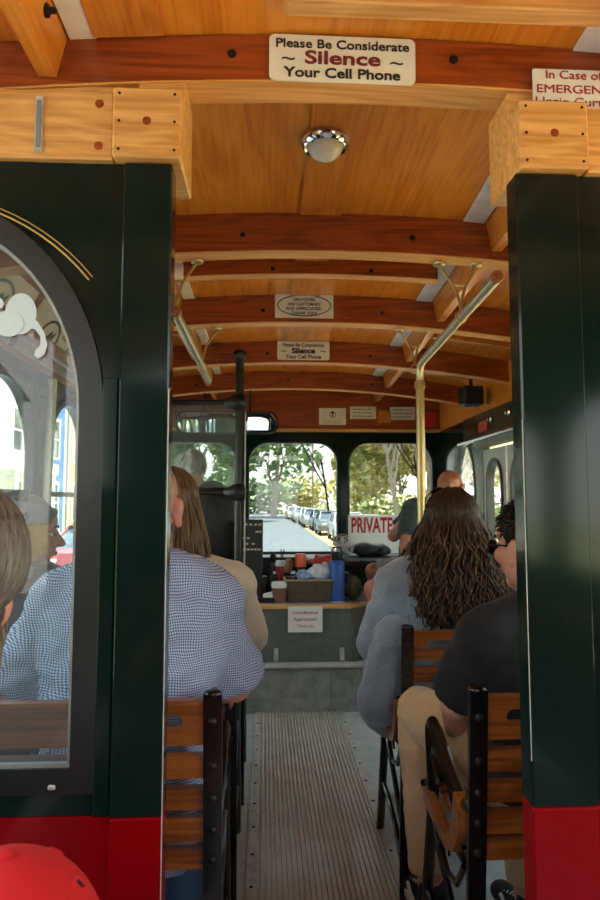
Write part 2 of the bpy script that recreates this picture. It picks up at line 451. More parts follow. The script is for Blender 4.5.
# ---------------------------------------------------------------- ceiling skin, battens, white light strips, valances
b = MB(); rings = []
for i in range(41):
    x = XL - .06 + (XR - XL + .12) * i / 40; z = ceil_z(x)
    rings.append([Vector((x, 1.20, z)), Vector((x, Y1 + .05, z)), Vector((x, Y1 + .05, z + .05)), Vector((x, 1.20, z + .05))])
b.loft(rings); struct(b.obj('ceiling', M['ply'], ang=60))
b = MB(); rings = []
for i in range(41):
    x = XL - .06 + (XR - XL + .12) * i / 40; z = ceil_z(x, 0)
    rings.append([Vector((x, Y0, z)), Vector((x, 1.199, z)), Vector((x, 1.199, z + .081)), Vector((x, Y0, z + .081))])
b.loft(rings); struct(b.obj('ceiling_rear', M['ply'], ang=60))
def long_board(x0, x1, y0, y1, t, nm, mat, dz=0):
    b = MB(); b.hexa([(x0, y0, ceil_z(x0, y0) - t - dz), (x1, y0, ceil_z(x1, y0) - t - dz), (x1, y1, ceil_z(x1, y0) - t - dz), (x0, y1, ceil_z(x0, y0) - t - dz),
                      (x0, y0, ceil_z(x0, y0) - dz - .0005), (x1, y0, ceil_z(x1, y0) - dz - .0005), (x1, y1, ceil_z(x1, y0) - dz - .0005), (x0, y1, ceil_z(x0, y0) - dz - .0005)])
    return b.obj(nm, mat, smooth=False)
beamY = [-.51, .34, 1.185, 2.03, 2.865, 3.71, 4.58]
BT = .07
struct(long_board(.105, .235, 1.26, Y1 - .13, .007, 'trim_7', M['batten'], .0005))
struct(long_board(-.33, -.20, -1.8, 1.18, .007, 'trim_8', M['batten'], .0005))
def edge(s, y): return XC + max(.36, .39 + (y - 1.2) * .046) if s > 0 else -.325
SW = {1: .07, -1: .05}
for k, (ya, yb) in enumerate([(-.43, .33)] + [(beamY[i] + BT + .001, beamY[i + 1] - .001) for i in range(1, 6)] + [(4.652, Y1 - .13)]):
    for s in (-1, 1):
        b = MB(); p = []
        for dz in (.006, .0012):
            for (y, off) in ((ya, 0), (ya, SW[s]), (yb, SW[s]), (yb, 0)):
                x = edge(s, y) + s * off; p.append((x, y, ceil_z(x, ya) - dz))
        b.hexa(p); struct(b.obj('trim_%d' % (10 + k * 2 + (s > 0)), M['white'], smooth=False))
        # slanted valance board just outside the strip
        v = thing('valance_board', (XC + s * .56, (ya + yb) / 2, 2.1), 'valance board on the %s, %s' % (
            'left' if s < 0 else 'right', ['above the rear bench', 'in front of the large cell phone sign beam', 'just beyond the large cell phone sign beam', 'just beyond the plain dark red beam',
            'just beyond the oval plaque beam', 'just beyond the small cell phone sign beam', 'against the windscreen header'][k]), 'board', 'slanted valance boards along the ceiling')
        b = MB(); p = []
        for (y, top, th) in ((ya, 0, 0), (ya, 0, .034), (yb, 0, .034), (yb, 0, 0)):
            p.append((edge(s, y) + s * (SW[s] + .022 + th), y, 2.066 - (.02 if ya < 1.2 else 0)))
        for (y, th) in ((ya, 0), (ya, .034), (yb, .034), (yb, 0)):
            x = edge(s, y) + s * (SW[s] + .005 + th); p.append((x, y, ceil_z(x, ya) - .002))
        b.hexa(p); b.obj('board', M['beam_edge'] if False else M['batten'], v, smooth=False)
        if k <= 1:
            b = MB()
            for y in (ya + .12, (ya + yb) / 2, yb - .1):
                b.lathe((edge(s, y) + s * (SW[s] + .012), y, 2.10), [(.012, -.004), (.012, .006), (.006, .009), (.006, .018), (.001, .02)], (-s, 0, 0), 10)
            islands(b, 'bolt', M['bolt'], v)

# ---------------------------------------------------------------- arched roof ribs
def rib(y, label, x0=XL, x1=XR, zlo=2.056, t=BT, nm='roof_rib', knots=(), light_edge=True):
    r = thing(nm, ((x0 + x1) / 2, y, 2.0), label, 'roof beam', 'arched wooden roof beams')
    b = MB(); b.loft(arch_board(x0, x1, y, y + t, zlo + .004, (CZ if y > 1.25 else 2.150) - .001)); b.obj('beam', M['beam'], r, smooth=False)
    b = MB(); b.loft(arch_board(x0, x1, y + .001, y + t - .001, zlo, zlo + .0039)); b.obj('lit_underside', M['beam_edge'], r, smooth=False)  # thin pale skin: brightness of the lit underside painted onto the beam
    if knots:
        for x in knots:
            b = MB(); z = (zlo + 2.165) / 2 - KZ * (x - XC) ** 2; b.lathe((x, y, z), [(.009, -.003), (.009, .0015), (.005, .003), (.0005, .0032)], (0, -1, 0), 12)
            b.obj('screw_plug', M['bolt'], r)
    return r
rib(beamY[0], 'arched roof beam above the rear bench, rearmost of all')
rib(beamY[1], 'arched roof beam over the rear compartment just before the partition')
rib(beamY[2], 'arched roof beam carrying the large Silence cell phone sign over the doorway', knots=(-.07, .36))
rib(beamY[3], 'deep plain dark red arched roof beam with no sign, first beyond the doorway', knots=(-.08, .47))
rib(beamY[4], 'arched roof beam carrying the oval gratuities plaque', knots=(-.02, .52))
rib(beamY[5], 'arched roof beam carrying the small Silence cell phone sign', knots=(-.0, .6))
rib(beamY[6], 'arched roof beam nearest the windscreen header with a small speaker at its end', knots=(-.5, .15, .75))
# short intermediate rib (raised, spans only between the strips)
rib(2.43, 'short arched roof beam that stops at the white strip, behind the plain dark red beam', -.32, .66, zlo=2.122, t=.05, nm='short_roof_rib', knots=(.02, .40))
# little cross battens on the outer ceiling
for k, (s, y) in enumerate(((1, 3.3), (1, 4.15), (-1, 3.3))):
    b = MB(); xa, xb = sorted((XC + s * .66, XC + s * 1.18)); b.loft(arch_board(xa, xb, y, y + .04, 2.14, 2.182)); struct(b.obj('trim_%d' % (30 + k), M['batten'], smooth=False))

# ---------------------------------------------------------------- partition: left panel with arched window, pillars, headers
WX0, WX1, WZ0, WZS, WH = -.945, -.331, .801, 1.408, .355
PL0, PL1 = -.262, -.174
def partition_panel(x0, x1, holes, nm):
    b = MB()
    b.plate([(x0, .722), (x1, .722), (x1, 1.867), (x0, 1.867)], holes, .02, (0, YP + .01, 0))
    struct(b.obj(nm, M['green']))
    b = MB(); b.box(x0, x1, YP, YP + .02, 0, .7205); struct(b.obj(nm + '_lower', M['red']))
hole = arch(WX0, WX1, WZ0, WZS, WH, 32)
partition_panel(XL - .05, PL0 - .001, [hole], 'wall_rear_left')
# window in the left panel
wp = bpy.data.objects.new('window_20', None); COL.objects.link(wp); wp.location = ((WX0 + WX1) / 2, YP, WZ0); struct(wp)
b = MB(); b.plate(arch(WX0 - .042, WX1 + .042, WZ0 - .042, WZS, WH + .042, 32), [arch(WX0, WX1, WZ0, WZS, WH, 32)], .05, (0, YP + .018, 0)); b.obj('window_frame', M['blackframe'], wp)
b = MB(); b.plate(arch(WX0 - .002, WX1 + .002, WZ0 - .002, WZS, WH + .002, 32), [arch(WX0 + .006, WX1 - .006, WZ0 + .006, WZS, WH - .006, 32)], .012, (0, YP + .005, 0)); b.obj('glazing_bead', M['steel'], wp)
b = MB(); b.plate(arch(WX0 + .001, WX1 - .001, WZ0 + .001, WZS, WH - .001, 32), [], .005, (0, YP + .02, 0)); b.obj('pane', M['oldglass'], wp, smooth=False)
b = MB(); b.box(-.365, -.352, YP - .012, YP - .006, .768, .776, .002); b.obj('latch', M['alu'], wp)
# right panel (mostly outside the photo)
hole2 = arch(.77, 1.32, WZ0, WZS, WH - .02, 32)
PR0, PR1 = .463, .583
partition_panel(PR1 + .001, XR + .05, [hole2], 'wall_rear_right')
wp2 = bpy.data.objects.new('window_21', None); COL.objects.link(wp2); wp2.location = (1.04, YP, WZ0); struct(wp2)
b = MB(); b.plate(arch(.728, 1.362, WZ0 - .042, WZS, WH + .022, 32), [arch(.77, 1.32, WZ0, WZS, WH - .02, 32)], .05, (0, YP + .018, 0)); b.obj('window_frame', M['blackframe'], wp2)
b = MB(); b.plate(arch(.771, 1.319, WZ0 + .001, WZS, WH - .021, 32), [], .005, (0, YP + .02, 0)); b.obj('pane', M['glass'], wp2, smooth=False)
for (x0, x1, nm) in ((PL0, PL1, 'trim_40'), (PR0, PR1, 'trim_41')):
    b = MB(); b.box(x0, x1, 1.15, 1.200, .7205, 1.866, .0035); struct(b.obj(nm, M['green']))
    b = MB(); b.box(x0, x1, 1.15, 1.200, 0, .72, .0035); struct(b.obj(nm + '_red', M['red']))
# worn silver edge lines on the pillars
b = MB(); b.box(PL1 - .0008, PL1 + .001, 1.1492, 1.151, .5, 1.45); struct(b.obj('trim_42', M['alu']))
b = MB(); b.box(PR0 - .0006, PR0 + .0007, 1.1492, 1.1506, .80, 1.40); struct(b.obj('trim_43', M['alu']))
# narrow green moulding strip at the junction with the panel
b = MB(); b.box(PL0 - .028, PL0 - .0015, YP - .009, YP - .0005, .7215, 1.47, .002); struct(b.obj('trim_44', M['green']))
# pinstripe following the arch of the left window (paint)
c0 = (WX0 + WX1) / 2
for k, (da, w) in enumerate(((.090, .0028), (.099, .0016))):
    pts_o = []; pts_i = []
    for i in range(25):
        a = R(38 + (142 - 38) * i / 24); rx, rz = .31 + da, .300 + da
        pts_o.append((c0 + (rx + w) * math.cos(a), WZS + (rz + w) * math.sin(a))); pts_i.append((c0 + rx * math.cos(a), WZS + rz * math.sin(a)))
    b = MB(); b.plate(pts_o + pts_i[::-1], [], .0012, (0, YP - .0012, 0)); struct(b.obj('trim_%d' % (45 + k), M['gold']))
# header boards over the pillars
hl = thing('header_board', (-.6, 1.15, 1.86), 'light oak header board over the arched partition window, left of the doorway', 'board')
b = MB(); b.box(XL - .05, -.281, 1.147, 1.19, 1.868, 1.998, .003); b.obj('board', M['header'], hl)
b = MB()
for z in (1.893, 1.973): b.lathe((-.307, 1.147, z), [(.008, -.002), (.008, .001), (.0005, .0015)], (0, -1, 0), 10)
islands(b, 'screw_plug', M['beam'], hl)
b = MB(); b.box(-.420, -.406, 1.143, 1.1465, 1.877, 1.982, .001); hg = b.obj('strike_plate', M['alu'], hl)
b = MB(); b.box(-.417, -.409, 1.1415, 1.1428, 1.885, 1.974, .0005); b.obj('plate_insert', plain('grey_velcro', '77787A', .8), hg)
hr = thing('header_board', (1.0, 1.15, 1.86), 'light oak header board right of the doorway under the emergency sign', 'board')
b = MB(); b.box(.600, XR + .05, 1.147, 1.19, 1.868, 1.996, .003); b.obj('board', M['header'], hr)
for s, (xa, xb), nm in ((-1, (-.280, -.157), 'left'), (1, (.467, .598), 'right')):
    t = thing('corner_block', ((xa + xb) / 2, 1.2, 1.858), 'square oak end block capping the %s doorway pillar' % nm, 'block', 'oak end blocks over the pillars')
    b = MB(); b.box(xa, xb, 1.133, 1.189, 1.868, 1.999, .004); b.box(xa + (0 if s > 0 else .035), xb - (.035 if s > 0 else 0), 1.1892, 1.30, 1.868, 2.05, .003)
    b.obj('block', M['header'], t)
    b = MB()
    for (x, z) in ((xa + .012, 1.881), (xb - .012, 1.881), (xa + .012, 1.986), (xb - .012, 1.986), (xa + .012, 1.934), (xb - .012, 1.934)): b.lathe((x, 1.133, z), [(.0028, -.001), (.0028, .0006), (.0003, .0008)], (0, -1, 0), 8)
    islands(b, 'nail', M['bolt'], t)
    b = MB(); b.lathe(((xa + xb) / 2, 1.133, 1.935), [(.008, -.001), (.008, .0006), (.0003, .0008)], (0, -1, 0), 12); b.obj('screw_plug', M['beam'], t)
# backing fascia that fills between header and beam
for (x0, x1, nm) in ((XL - .05, -.18, 'trim_50'), (.522, XR + .05, 'trim_51')):
    b = MB(); b.box(x0, x1, 1.1925, 1.25, 1.870, 2.0545 - .02 if x0 < 0 else 2.0345, 0); struct(b.obj(nm, M['header']))
# light rail under the ceiling in front of the sign beam
b = MB(); b.box(.03, XR, 1.06, 1.10, 2.118, 2.15, .003); struct(b.obj('trim_52', M['header']))

# ---------------------------------------------------------------- rear compartment (open sides)
for x, nm in ((XL - .05, 'wall_rear_side_left'), (XR, 'wall_rear_side_right')):
    b = MB(); b.box(x, x + .05, Y0, YP - .001, 0, .72); struct(b.obj(nm, M['red']))
    b = MB(); b.box(x - .01, x + .06, Y0, YP - .001, .7205, .75, .005); struct(b.obj(nm + '_cap', M['header']))
    for k, y in enumerate((-1.86, -.9, .1)):
        b = MB(); b.box(x, x + .05, y, y + .05, .751, ceil_z(x + .025) + .02); struct(b.obj('trim_%d' % ((60 if x < 0 else 70) + k), M['green']))
b = MB(); b.box(XL, XR, Y0 - .05, Y0 - .001, 0, .75); struct(b.obj('wall_back', M['red']))
b = MB(); b.plate([(XL - .05, .755), (XR + .05, .755), (XR + .05, 2.05), (XL - .05, 2.05)], [arch(-.3, .72, .95, 1.35, .3)], .05, (0, Y0 - .026, 0)); struct(b.obj('wall_back_upper', M['green']))  # upper back wall closed in, out of view, to keep pillar reflections dark
for x, nm in ((XL - .025, 'wall_rear_side_upper_left'), (XR + .025, 'wall_rear_side_blocker_right')):
    if x < 0: continue
    b = MB(); b.plate([(Y0, .755), (.05, .755), (.05, 2.04), (Y0, 2.04)], [arch(-1.72, -1.02, .95, 1.40, .3), arch(-.78, -.10, .95, 1.40, .3)], .03, (x, 0, 0), (0, 1, 0), (0, 0, 1)); struct(b.obj(nm, M['green']))  # unseen panel added to block bright reflections on the right pillar
# ---------------------------------------------------------------- signs
def sign(name, tl, br, Y, lines, label, mat=None, r=.008, t=.004, cat='sign'):
    x0, z1 = tl; x1, z0 = br
    s = thing(name, ((x0 + x1) / 2, Y, z0), label, cat)
    b = MB(); b.plate(rrect(x0, x1, z0, z1, r), [], t, (0, Y, 0)); b.obj('sign_board', mat or M['signwhite'], s, smooth=False)
    for (body, size, u, v, m, bold, sx) in lines:
        text(body, size, ((x0 + x1) / 2 + u * (x1 - x0), Y - t / 2 - .0006, z0 + v * (z1 - z0)), m, s, bold=bold, sx=sx)
    return s
s = sign('cell_phone_sign', (.001, 2.143), (.283, 2.051), 1.180, [
    ('Please Be Considerate', .0250, 0, .80, M['ink'], .0004, 1.14), ('Silence', .037, 0, .50, M['maroonink'], .0009, 1.42),
    ('~', .036, -.37, .48, M['ink'], 0, 1.3), ('~', .036, .37, .46, M['ink'], 0, 1.3), ('Your Cell Phone', .0275, 0, .17, M['ink'], .0006, 1.2)],
    'large cream sign with rounded corners asking to silence your cell phone', r=.012)
s.rotation_euler = (0, R(.3), 0)
s = sign('emergency_sign', (.512, 2.088), (.80, 1.985), 1.175, [], 'white emergency sign with red lettering above the right pillar', r=.002, mat=M['paper'])
for body, px, py, size, sx in (('In Case of', 545, 74.5, .0245, 1.12), ('EMERGENCY', 536, 88.5, .0235, 1.28), ('Unzip Curtain', 535, 101.0, .0245, 1.2)):
    q = at(px, py, 1.172); text(body, size, (q.x, 1.1722, q.z), M['redink'], s, align='LEFT', bold=0, sx=sx)
s = sign('gratuities_plaque', (.034, 2.182), (.297, 2.074), 2.861, [
    ('GRATUITIES', .0185, 0, .77, M['ink'], .0005, 1), ('ARE CUSTOMARY', .0185, 0, .58, M['ink'], .0005, 1), ('AND APPRECIATED.', .0185, 0, .39, M['ink'], .0005, 1), ('THANK YOU!', .0185, 0, .20, M['ink'], .0005, 1)],
    'cream plaque with an oval border reading gratuities are customary', r=.002)
def oval(cx, cz, a, c, w, Y, parent, mat, t=.001, n=40):
    o = [(cx + a * math.cos(2 * PI * i / n), cz + c * math.sin(2 * PI * i / n)) for i in range(n)]
    q = [(cx + (a - w) * math.cos(2 * PI * i / n), cz + (c - w) * math.sin(2 * PI * i / n)) for i in range(n)]
    b = MB(); b.plate(o, [q], t, (0, Y, 0)); return b.obj('oval_border', mat, parent)
oval(.1655, 2.131, .122, .050, .0045, 2.8582, s, M['ink'])
sign('small_cell_phone_sign', (.058, 2.178), (.362, 2.070), 3.706, [
    ('Please Be Considerate', .028, 0, .80, M['ink'], .0006, .95), ('Silence', .042, 0, .48, M['ink'], .002, 1.15),
    ('~', .04, -.38, .48, M['ink'], .0006, 1.3), ('~', .04, .38, .48, M['ink'], .0006, 1.3), ('Your Cell Phone', .030, 0, .16, M['ink'], .0009, 1)],
    'small faraway cream sign asking to silence your cell phone, beyond the oval plaque', r=.012)
YF = Y1 - .123
def px_sign(name, p0, p1, Y, lines, label, mat=None, cat='sticker'):
    a = at(p0[0], p0[1], Y); c = at(p1[0], p1[1], Y)
    return sign(name, (a.x, a.z), (c.x, c.z), Y, lines, label, mat, r=.002, t=.003, cat=cat)
def scribble(s, p0, p1, Y, rows, m=None, seed=1):
    """unreadable small print as short ink dashes"""
    rnd = random.Random(seed); a = at(p0[0], p0[1], Y); c = at(p1[0], p1[1], Y); b = MB(); w = c.x - a.x; h = a.z - c.z
    for k in range(rows):
        z = a.z - h * (k + .8) / (rows + .6); x = a.x + w * .1
        while x < c.x - w * .15:
            l = w * rnd.uniform(.05, .16); b.box(x, min(x + l, c.x - w * .08), Y - .0032, Y - .0018, z - h * .03, z + h * .03); x += l + w * .04
    b.obj('small_print', m or M['ink'], s)['kind'] = 'stuff'
s = px_sign('transit_notice', (319, 408), (346, 425), YF, [('T', .040, 0, .63, M['ink'], .003, 1)], 'white notice with a circled T logo on the windscreen header')
scribble(s, (321, 419.5), (344, 424.5), YF, 2, seed=6)
c = at(332.5, 414.5, YF - .002); oval(c.x, c.z, .026, .026, .005, YF - .0022, s, M['ink'])
s = px_sign('printed_notice', (350, 406.5), (376, 419), YF, [], 'plain white printed notice, second from left on the windscreen header'); scribble(s, (350, 406.5), (376, 419), YF, 3, seed=2)
px_sign('wood_patch', (378, 411), (391, 423), YF, [], 'small bare wood patch between two white notices on the header', M['batten'], 'patch')
s = px_sign('printed_notice', (390, 407), (415, 420), YF, [], 'white printed notice left of the red placard on the header'); scribble(s, (390, 407), (415, 420), YF, 3, seed=3)
px_sign('red_placard', (421, 412), (436, 427), YF, [], 'small red placard at the right end of the windscreen header', plain('red_placard_face', 'D2283A', .5), 'placard')

# ---------------------------------------------------------------- dome light
c = (.146, 1.592, ceil_z(.139) - .0085)
t = thing('dome_light', c, 'round chrome dome light on the plywood ceiling', 'ceiling light')
b = MB(); b.lathe(c, [(.062, .0), (.064, .008), (.060, .018), (.053, .024), (.045, .020), (.044, .0)], (0, 0, -1), 36); b.obj('chrome_ring', M['chrome'], t)
b = MB(); b.lathe(c, [(.045, .010), (.045, .024), (.038, .038), (.025, .048), (.010, .053), (.001, .0535)], (0, 0, -1), 32); b.obj('glass_lens', M['lens'], t)
b = MB()
for k in range(4): b.ball((c[0] + .05 * math.cos(PI / 4 + k * PI / 2), c[1] + .05 * math.sin(PI / 4 + k * PI / 2), c[2] - .023), .003, seg=8, rings=6)
islands(b, 'screw', M['bolt'], t)

# ---------------------------------------------------------------- handrails
def handrail(x, y0, y1, z, label, brs, pole, mat, yaw=0):
    t = thing('handrail', (x, (y0 + y1) / 2, z), label, 'handrail', 'overhead handrails')
    x1 = x + yaw
    b = MB(); pts = [(x, y0, z), (x1, y1 - .06, z)]
    if pole: pts += [(x1, y1 - .02, z - .008), (x1, y1, z - .035), (x1, y1 + .002, z - .08)]
    b.tube(pts, .0165, 18); b.obj('rail_tube', mat, t)
    b = MB(); b.lathe((x, y0 - .004, z), [(.0172, .006), (.0172, .0), (.014, -.003), (.001, -.004)], (0, 1, 0), 18); b.obj('end_cap', M['copperwood'], t)
    for y in brs:
        xx = x + yaw * (y - y0) / (y1 - y0)
        b = MB(); b.tube([(xx, y + .018 * math.cos(a), z + .018 * math.sin(a)) for a in [2 * PI * i / 14 for i in range(15)]], .004, 8) if False else None
        b.lathe((xx, y - .008, z), [(.0175, 0), (.021, .001), (.021, .015), (.0175, .016)], (0, 1, 0), 18, cap=False)
        top = 2.052 - KZ * (xx - XC) ** 2
        for sx in (-1, 1):
            b.tube([(xx, y, z + .017), (xx + sx * .006, y + .004, z + .06), (xx + sx * .016, y + .01, z + .10), (xx + sx * .046, y + .02, z + .15), (xx + sx * .062, y + .028, top - .004)], .0048, 8)
            b.lathe((xx + sx * .062, y + .03, top - .012), [(.008, 0), (.02, .006), (.022, .0115)], (0, 0, 1), 14)
        b.tube([(xx - .019, y + .011, z + .108), (xx + .019, y + .011, z + .108)], .0045, 8)
        b.obj('bracket', M['brass'], t)
    if pole:
        b = MB(); b.tube([(x1, y1 + .002, z - .081), (x1, y1 + .002, .02)], .0185, 18); b.obj('upright_pole', M['brass'], t)
        b = MB(); b.lathe((x1, y1 + .002, z - .11), [(.019, 0), (.023, .004), (.023, .03), (.019, .034)], (0, 0, 1), 18, cap=False); b.lathe((x1, y1 + .002, .0005), [(.045, 0), (.04, .008), (.022, .014), (.019, .03)], n=20); islands(b, 'collar', M['brass'], t)
    return t
M['railsilver'] = plain('worn_silver_brass_tube', 'C6B89E', .34, metal=.8, var=.12, scale=20)
handrail(.613, 1.668, 2.76, 1.85, 'brass overhead handrail on the right that bends down into a floor pole', (2.045, 2.72 + .155), True, M['railsilver'], yaw=.05)
handrail(-.292, 2.03, 3.26, 1.85, 'straight overhead handrail on the left beside the check shirt passenger', (2.05, 2.88), False, M['railsilver'], yaw=.005)

# ---------------------------------------------------------------- driver barrier (black padded pipes and clear panel)
p = at(240, 350, 3.62); px_ = p.x
t = thing('driver_barrier', (px_, 3.62, 0), 'black pipe barrier with a clear panel behind the driver', 'barrier')
b = MB(); b.tube([(px_, 3.62, .0), (px_, 3.62, 2.06)], .0235, 16); b.obj('upright_pole', M['black'], t)
b = MB(); b.ball((px_, 3.62, 2.075), (.04, .036, .036)); b.cone((px_, 3.62, 2.05), (px_, 3.70, 2.08), .022); b.obj('top_fitting', M['black'], t)
for z, nm in ((1.805, 'upper_bar'), (1.302, 'lower_bar')):
    b = MB(); b.tube([(XL, 3.62, z), (px_ - .05, 3.62, z)], .016, 14); bar = b.obj(nm, M['black'], t)
    b = MB(); b.lathe((px_ - .085, 3.62, z), [(.018, 0), (.022, .004), (.045, .055), (.052, .075), (.052, .10), (.044, .118), (.02, .125)], (1, 0, 0), 18); b.obj('corner_fitting', M['black'], bar)
b = MB(); b.box(XL + .01, px_ - .028, 3.617, 3.623, 1.33, 1.785); b.obj('clear_panel', M['plexi'], t, smooth=False)
b = MB(); b.box(px_ + .03, px_ + .036, 3.60, 3.64, .7, 1.75, .001); b.obj('edge_strip', M['alu'], t)

# ---------------------------------------------------------------- wide rear-view mirror
a = at(176, 411, 4.62); c = at(278, 434.5, 4.62)
t = thing('driver_mirror', ((a.x + c.x) / 2, 4.62, c.z), 'wide black framed rear view mirror with rounded ends over the driver', 'mirror')
def bowed(x0, x1, z0, z1, r, y, bow, th, dz=0):
    n = 24; o = rrect(x0, x1, z0, z1, r, 8); cx = (x0 + x1) / 2; hw = (x1 - x0) / 2
    return o
b = MB(); b.plate(rrect(a.x, c.x, c.z, a.z, .062, 8), [rrect(a.x + .012, c.x - .012, c.z + .012, a.z - .012, .05, 8)], .03, (0, 4.62, 0)); b.plate(rrect(a.x + .004, c.x - .004, c.z + .004, a.z - .004, .058, 8), [], .012, (0, 4.632, 0)); b.obj('mirror_housing', M['black'], t)
b = MB(); n = 20; o = []; x0, x1 = a.x + .012, c.x - .012; zc = (a.z + c.z) / 2; hh = (a.z - c.z) / 2 - .012
rings = []
for i in range(n + 1):
    u = -1 + 2 * i / n; x = (x0 + x1) / 2 + u * (x1 - x0) / 2; e = max(0, abs(u) * (x1 - x0) / 2 - ((x1 - x0) / 2 - .05)); h = hh - (.05 - math.sqrt(max(0, .05 ** 2 - e * e))) 
    y = 4.612 + .010 * u * u
    rings.append([Vector((x, y, zc - h)), Vector((x, y - .002, zc)), Vector((x, y, zc + h)), Vector((x, y + .004, zc + h)), Vector((x, y + .004, zc - h))])
b.loft(rings); b.obj('mirror_glass', M['mirror'], t, ang=60)
b = MB()
for x in (a.x + .2, c.x - .2): b.tube([(x, 4.64, a.z - .02), (x, 4.66, a.z + .05), (x, 4.66, ceil_z(x) - .01)], .008, 10)
b.obj('hanger', M['black'], t)

# ---------------------------------------------------------------- console at the front of the aisle
Yc = 4.06
t = thing('engine_console', (.2, Yc, .262), 'grey green console with a wood edged counter at the front of the aisle', 'console')
b = MB(); out = [(-.16, Yc), (.515, Yc), (.68, Yc + .16), (.68, 5.0), (-.16, 5.0)]
def prism(b, pts, z0, z1): b.loft([[Vector((x, y, z)) for x, y in pts] for z in (z0, z1)]); return b
prism(b, out, .264, .596); b.obj('console_body', M['console'], t, smooth=False)
out2 = [(-.18, Yc - .018), (.525, Yc - .018), (.70, Yc + .155), (.70, 5.0), (-.18, 5.0)]
b = MB(); prism(b, out2, .597, .622); b.obj('wood_edge', M['header'], t, smooth=False)
out3 = [(-.178, Yc + .012), (.512, Yc + .012), (.672, Yc + .17), (.672, 5.0), (-.178, 5.0)]
b = MB(); prism(b, out3, .6225, .627); b.obj('counter_top', M['counter'], t, smooth=False)
for px in (262 + 14, 342):
    q = at(px, 655, Yc); b = MB(); b.box(q.x - .014, q.x + .014, Yc - .006, Yc - .0005, .287, .36, .002); b.box(q.x - .014, q.x + .014, Yc - .03, Yc - .006, .287, .293); b.lathe((q.x, Yc - .006, .34), [(.006, 0), (.005, .003), (.001, .004)], (0, -1, 0), 8); b.obj('bracket', M['alu'], t)
a = at(288, 606.5, Yc - .022); c = at(322.5, 632, Yc - .022)
sign('tip_sign', (a.x, a.z), (c.x, c.z), Yc - .022, [('Contributions', .028, 0, .76, M['redink'], .0003, 1), ('Appreciated', .028, 0, .5, M['redink'], .0003, 1), ('Thank you', .024, 0, .24, M['redink'], 0, 1)],
     'white card with red lettering asking for contributions, hung on the console edge', M['paper'], r=.006)
CT = .627
def top(px, Y): return at(px, 600, Y).x
# wicker basket
bx0, bx1 = top(285, 4.16), top(333, 4.16); zt = CT + .135
t = thing('basket', ((bx0 + bx1) / 2, 4.18, CT), 'dark woven basket with a pale rim holding snack bags', 'basket')
M['wicker'] = plain('dark_wicker', '5A4E42', .6, var=.3, scale=60)
b = MB(); cx, cy = (bx0 + bx1) / 2, 4.19; hw = (bx1 - bx0) / 2; hd = .10
def rr_ring(w, d, z, n=6):
    return [Vector((cx + x, cy + y, z)) for x, y in rrect(-w, w, -d, d, .03, n)]
b.loft([rr_ring(hw * .86, hd * .86, CT + .001), rr_ring(hw, hd, zt), rr_ring(hw - .008, hd - .008, zt), rr_ring(hw * .86 - .008, hd * .86 - .008, CT + .01)]); b.obj('basket_shell', M['wicker'], t)
b = MB()
for k in range(9):
    f = k / 9; w = hw * (.86 + .14 * f) + .002; d = hd * (.86 + .14 * f) + .002; z = CT + .008 + f * .12
    pts = rr_ring(w, d, z, 4); b.tube([p + Vector((0, 0, .002 * math.sin(i * 2.1 + k * PI))) for i, p in enumerate(pts)] + [pts[0]], .0045, 6)
for i in range(26):
    u = -1 + 2 * i / 25; b.tube([(cx + u * hw * .84, cy - hd * .86 - .003, CT + .004), (cx + u * hw * .97, cy - hd - .004, zt - .004)], .003, 6)
b.obj('weave', M['wicker'], t)['kind'] = 'stuff'
b = MB(); b.tube(rr_ring(hw + .004, hd + .004, zt + .002, 6) + [rr_ring(hw + .004, hd + .004, zt + .002, 6)[0]], .006, 8); b.obj('rim', plain('pale_rim', '9A9383', .5), t)
def crumple(name, c, r, mat, label, cat='bag', seed=0, it=1, amp=.28):
    b = MB(); b.ball(c, r, seg=28, rings=18)
    for v in b.bm.verts:
        q = (v.co - Vector(c)); n1 = noise.noise(v.co * 28 + Vector((seed, 0, 0))); n2 = noise.noise(v.co * 70 + Vector((0, seed, 0)))
        v.co = Vector(c) + q * (1 + amp * n1 + amp * .4 * n2)
    return tag(b.obj(name, mat), label, cat)
M['chips'] = plain('printed_snack_wrapper', 'C9CDD3', .28, var=.35, scale=26)
M['redbag'] = plain('red_printed_wrapper', 'B8443A', .35, var=.5, scale=35)
M['bluebag'] = plain('blue_white_wrapper', '8FA3C4', .3, var=.5, scale=45)
crumple('snack_bag', (top(322, 4.2), 4.19, zt + .045), (.085, .05, .055), M['chips'], 'silvery white snack bag sticking out of the basket on the right', seed=3)
crumple('snack_bag', (top(305, 4.2), 4.20, zt + .015), (.06, .05, .04), M['bluebag'], 'blue and white snack bag in the middle of the basket', seed=9)
crumple('snack_bag', (top(325, 4.4), 4.42, CT + .225), (.10, .05, .045), M['redbag'], 'red snack bag lying behind the basket', seed=5)
crumple('paper_bag', (top(288, 4.34), 4.36, CT + .20), (.035, .05, .05), plain('brown_paper', 'A3835E', .7), 'crumpled brown paper bag behind the basket, next to the orange lid', seed=15)
b = MB(); b.box(top(270, 4.4), top(350, 4.4), 4.33, 4.52, CT + .001, CT + .15, .01); tag(b.obj('storage_tray', M['black']), 'low black tray on the counter behind the basket', 'tray')
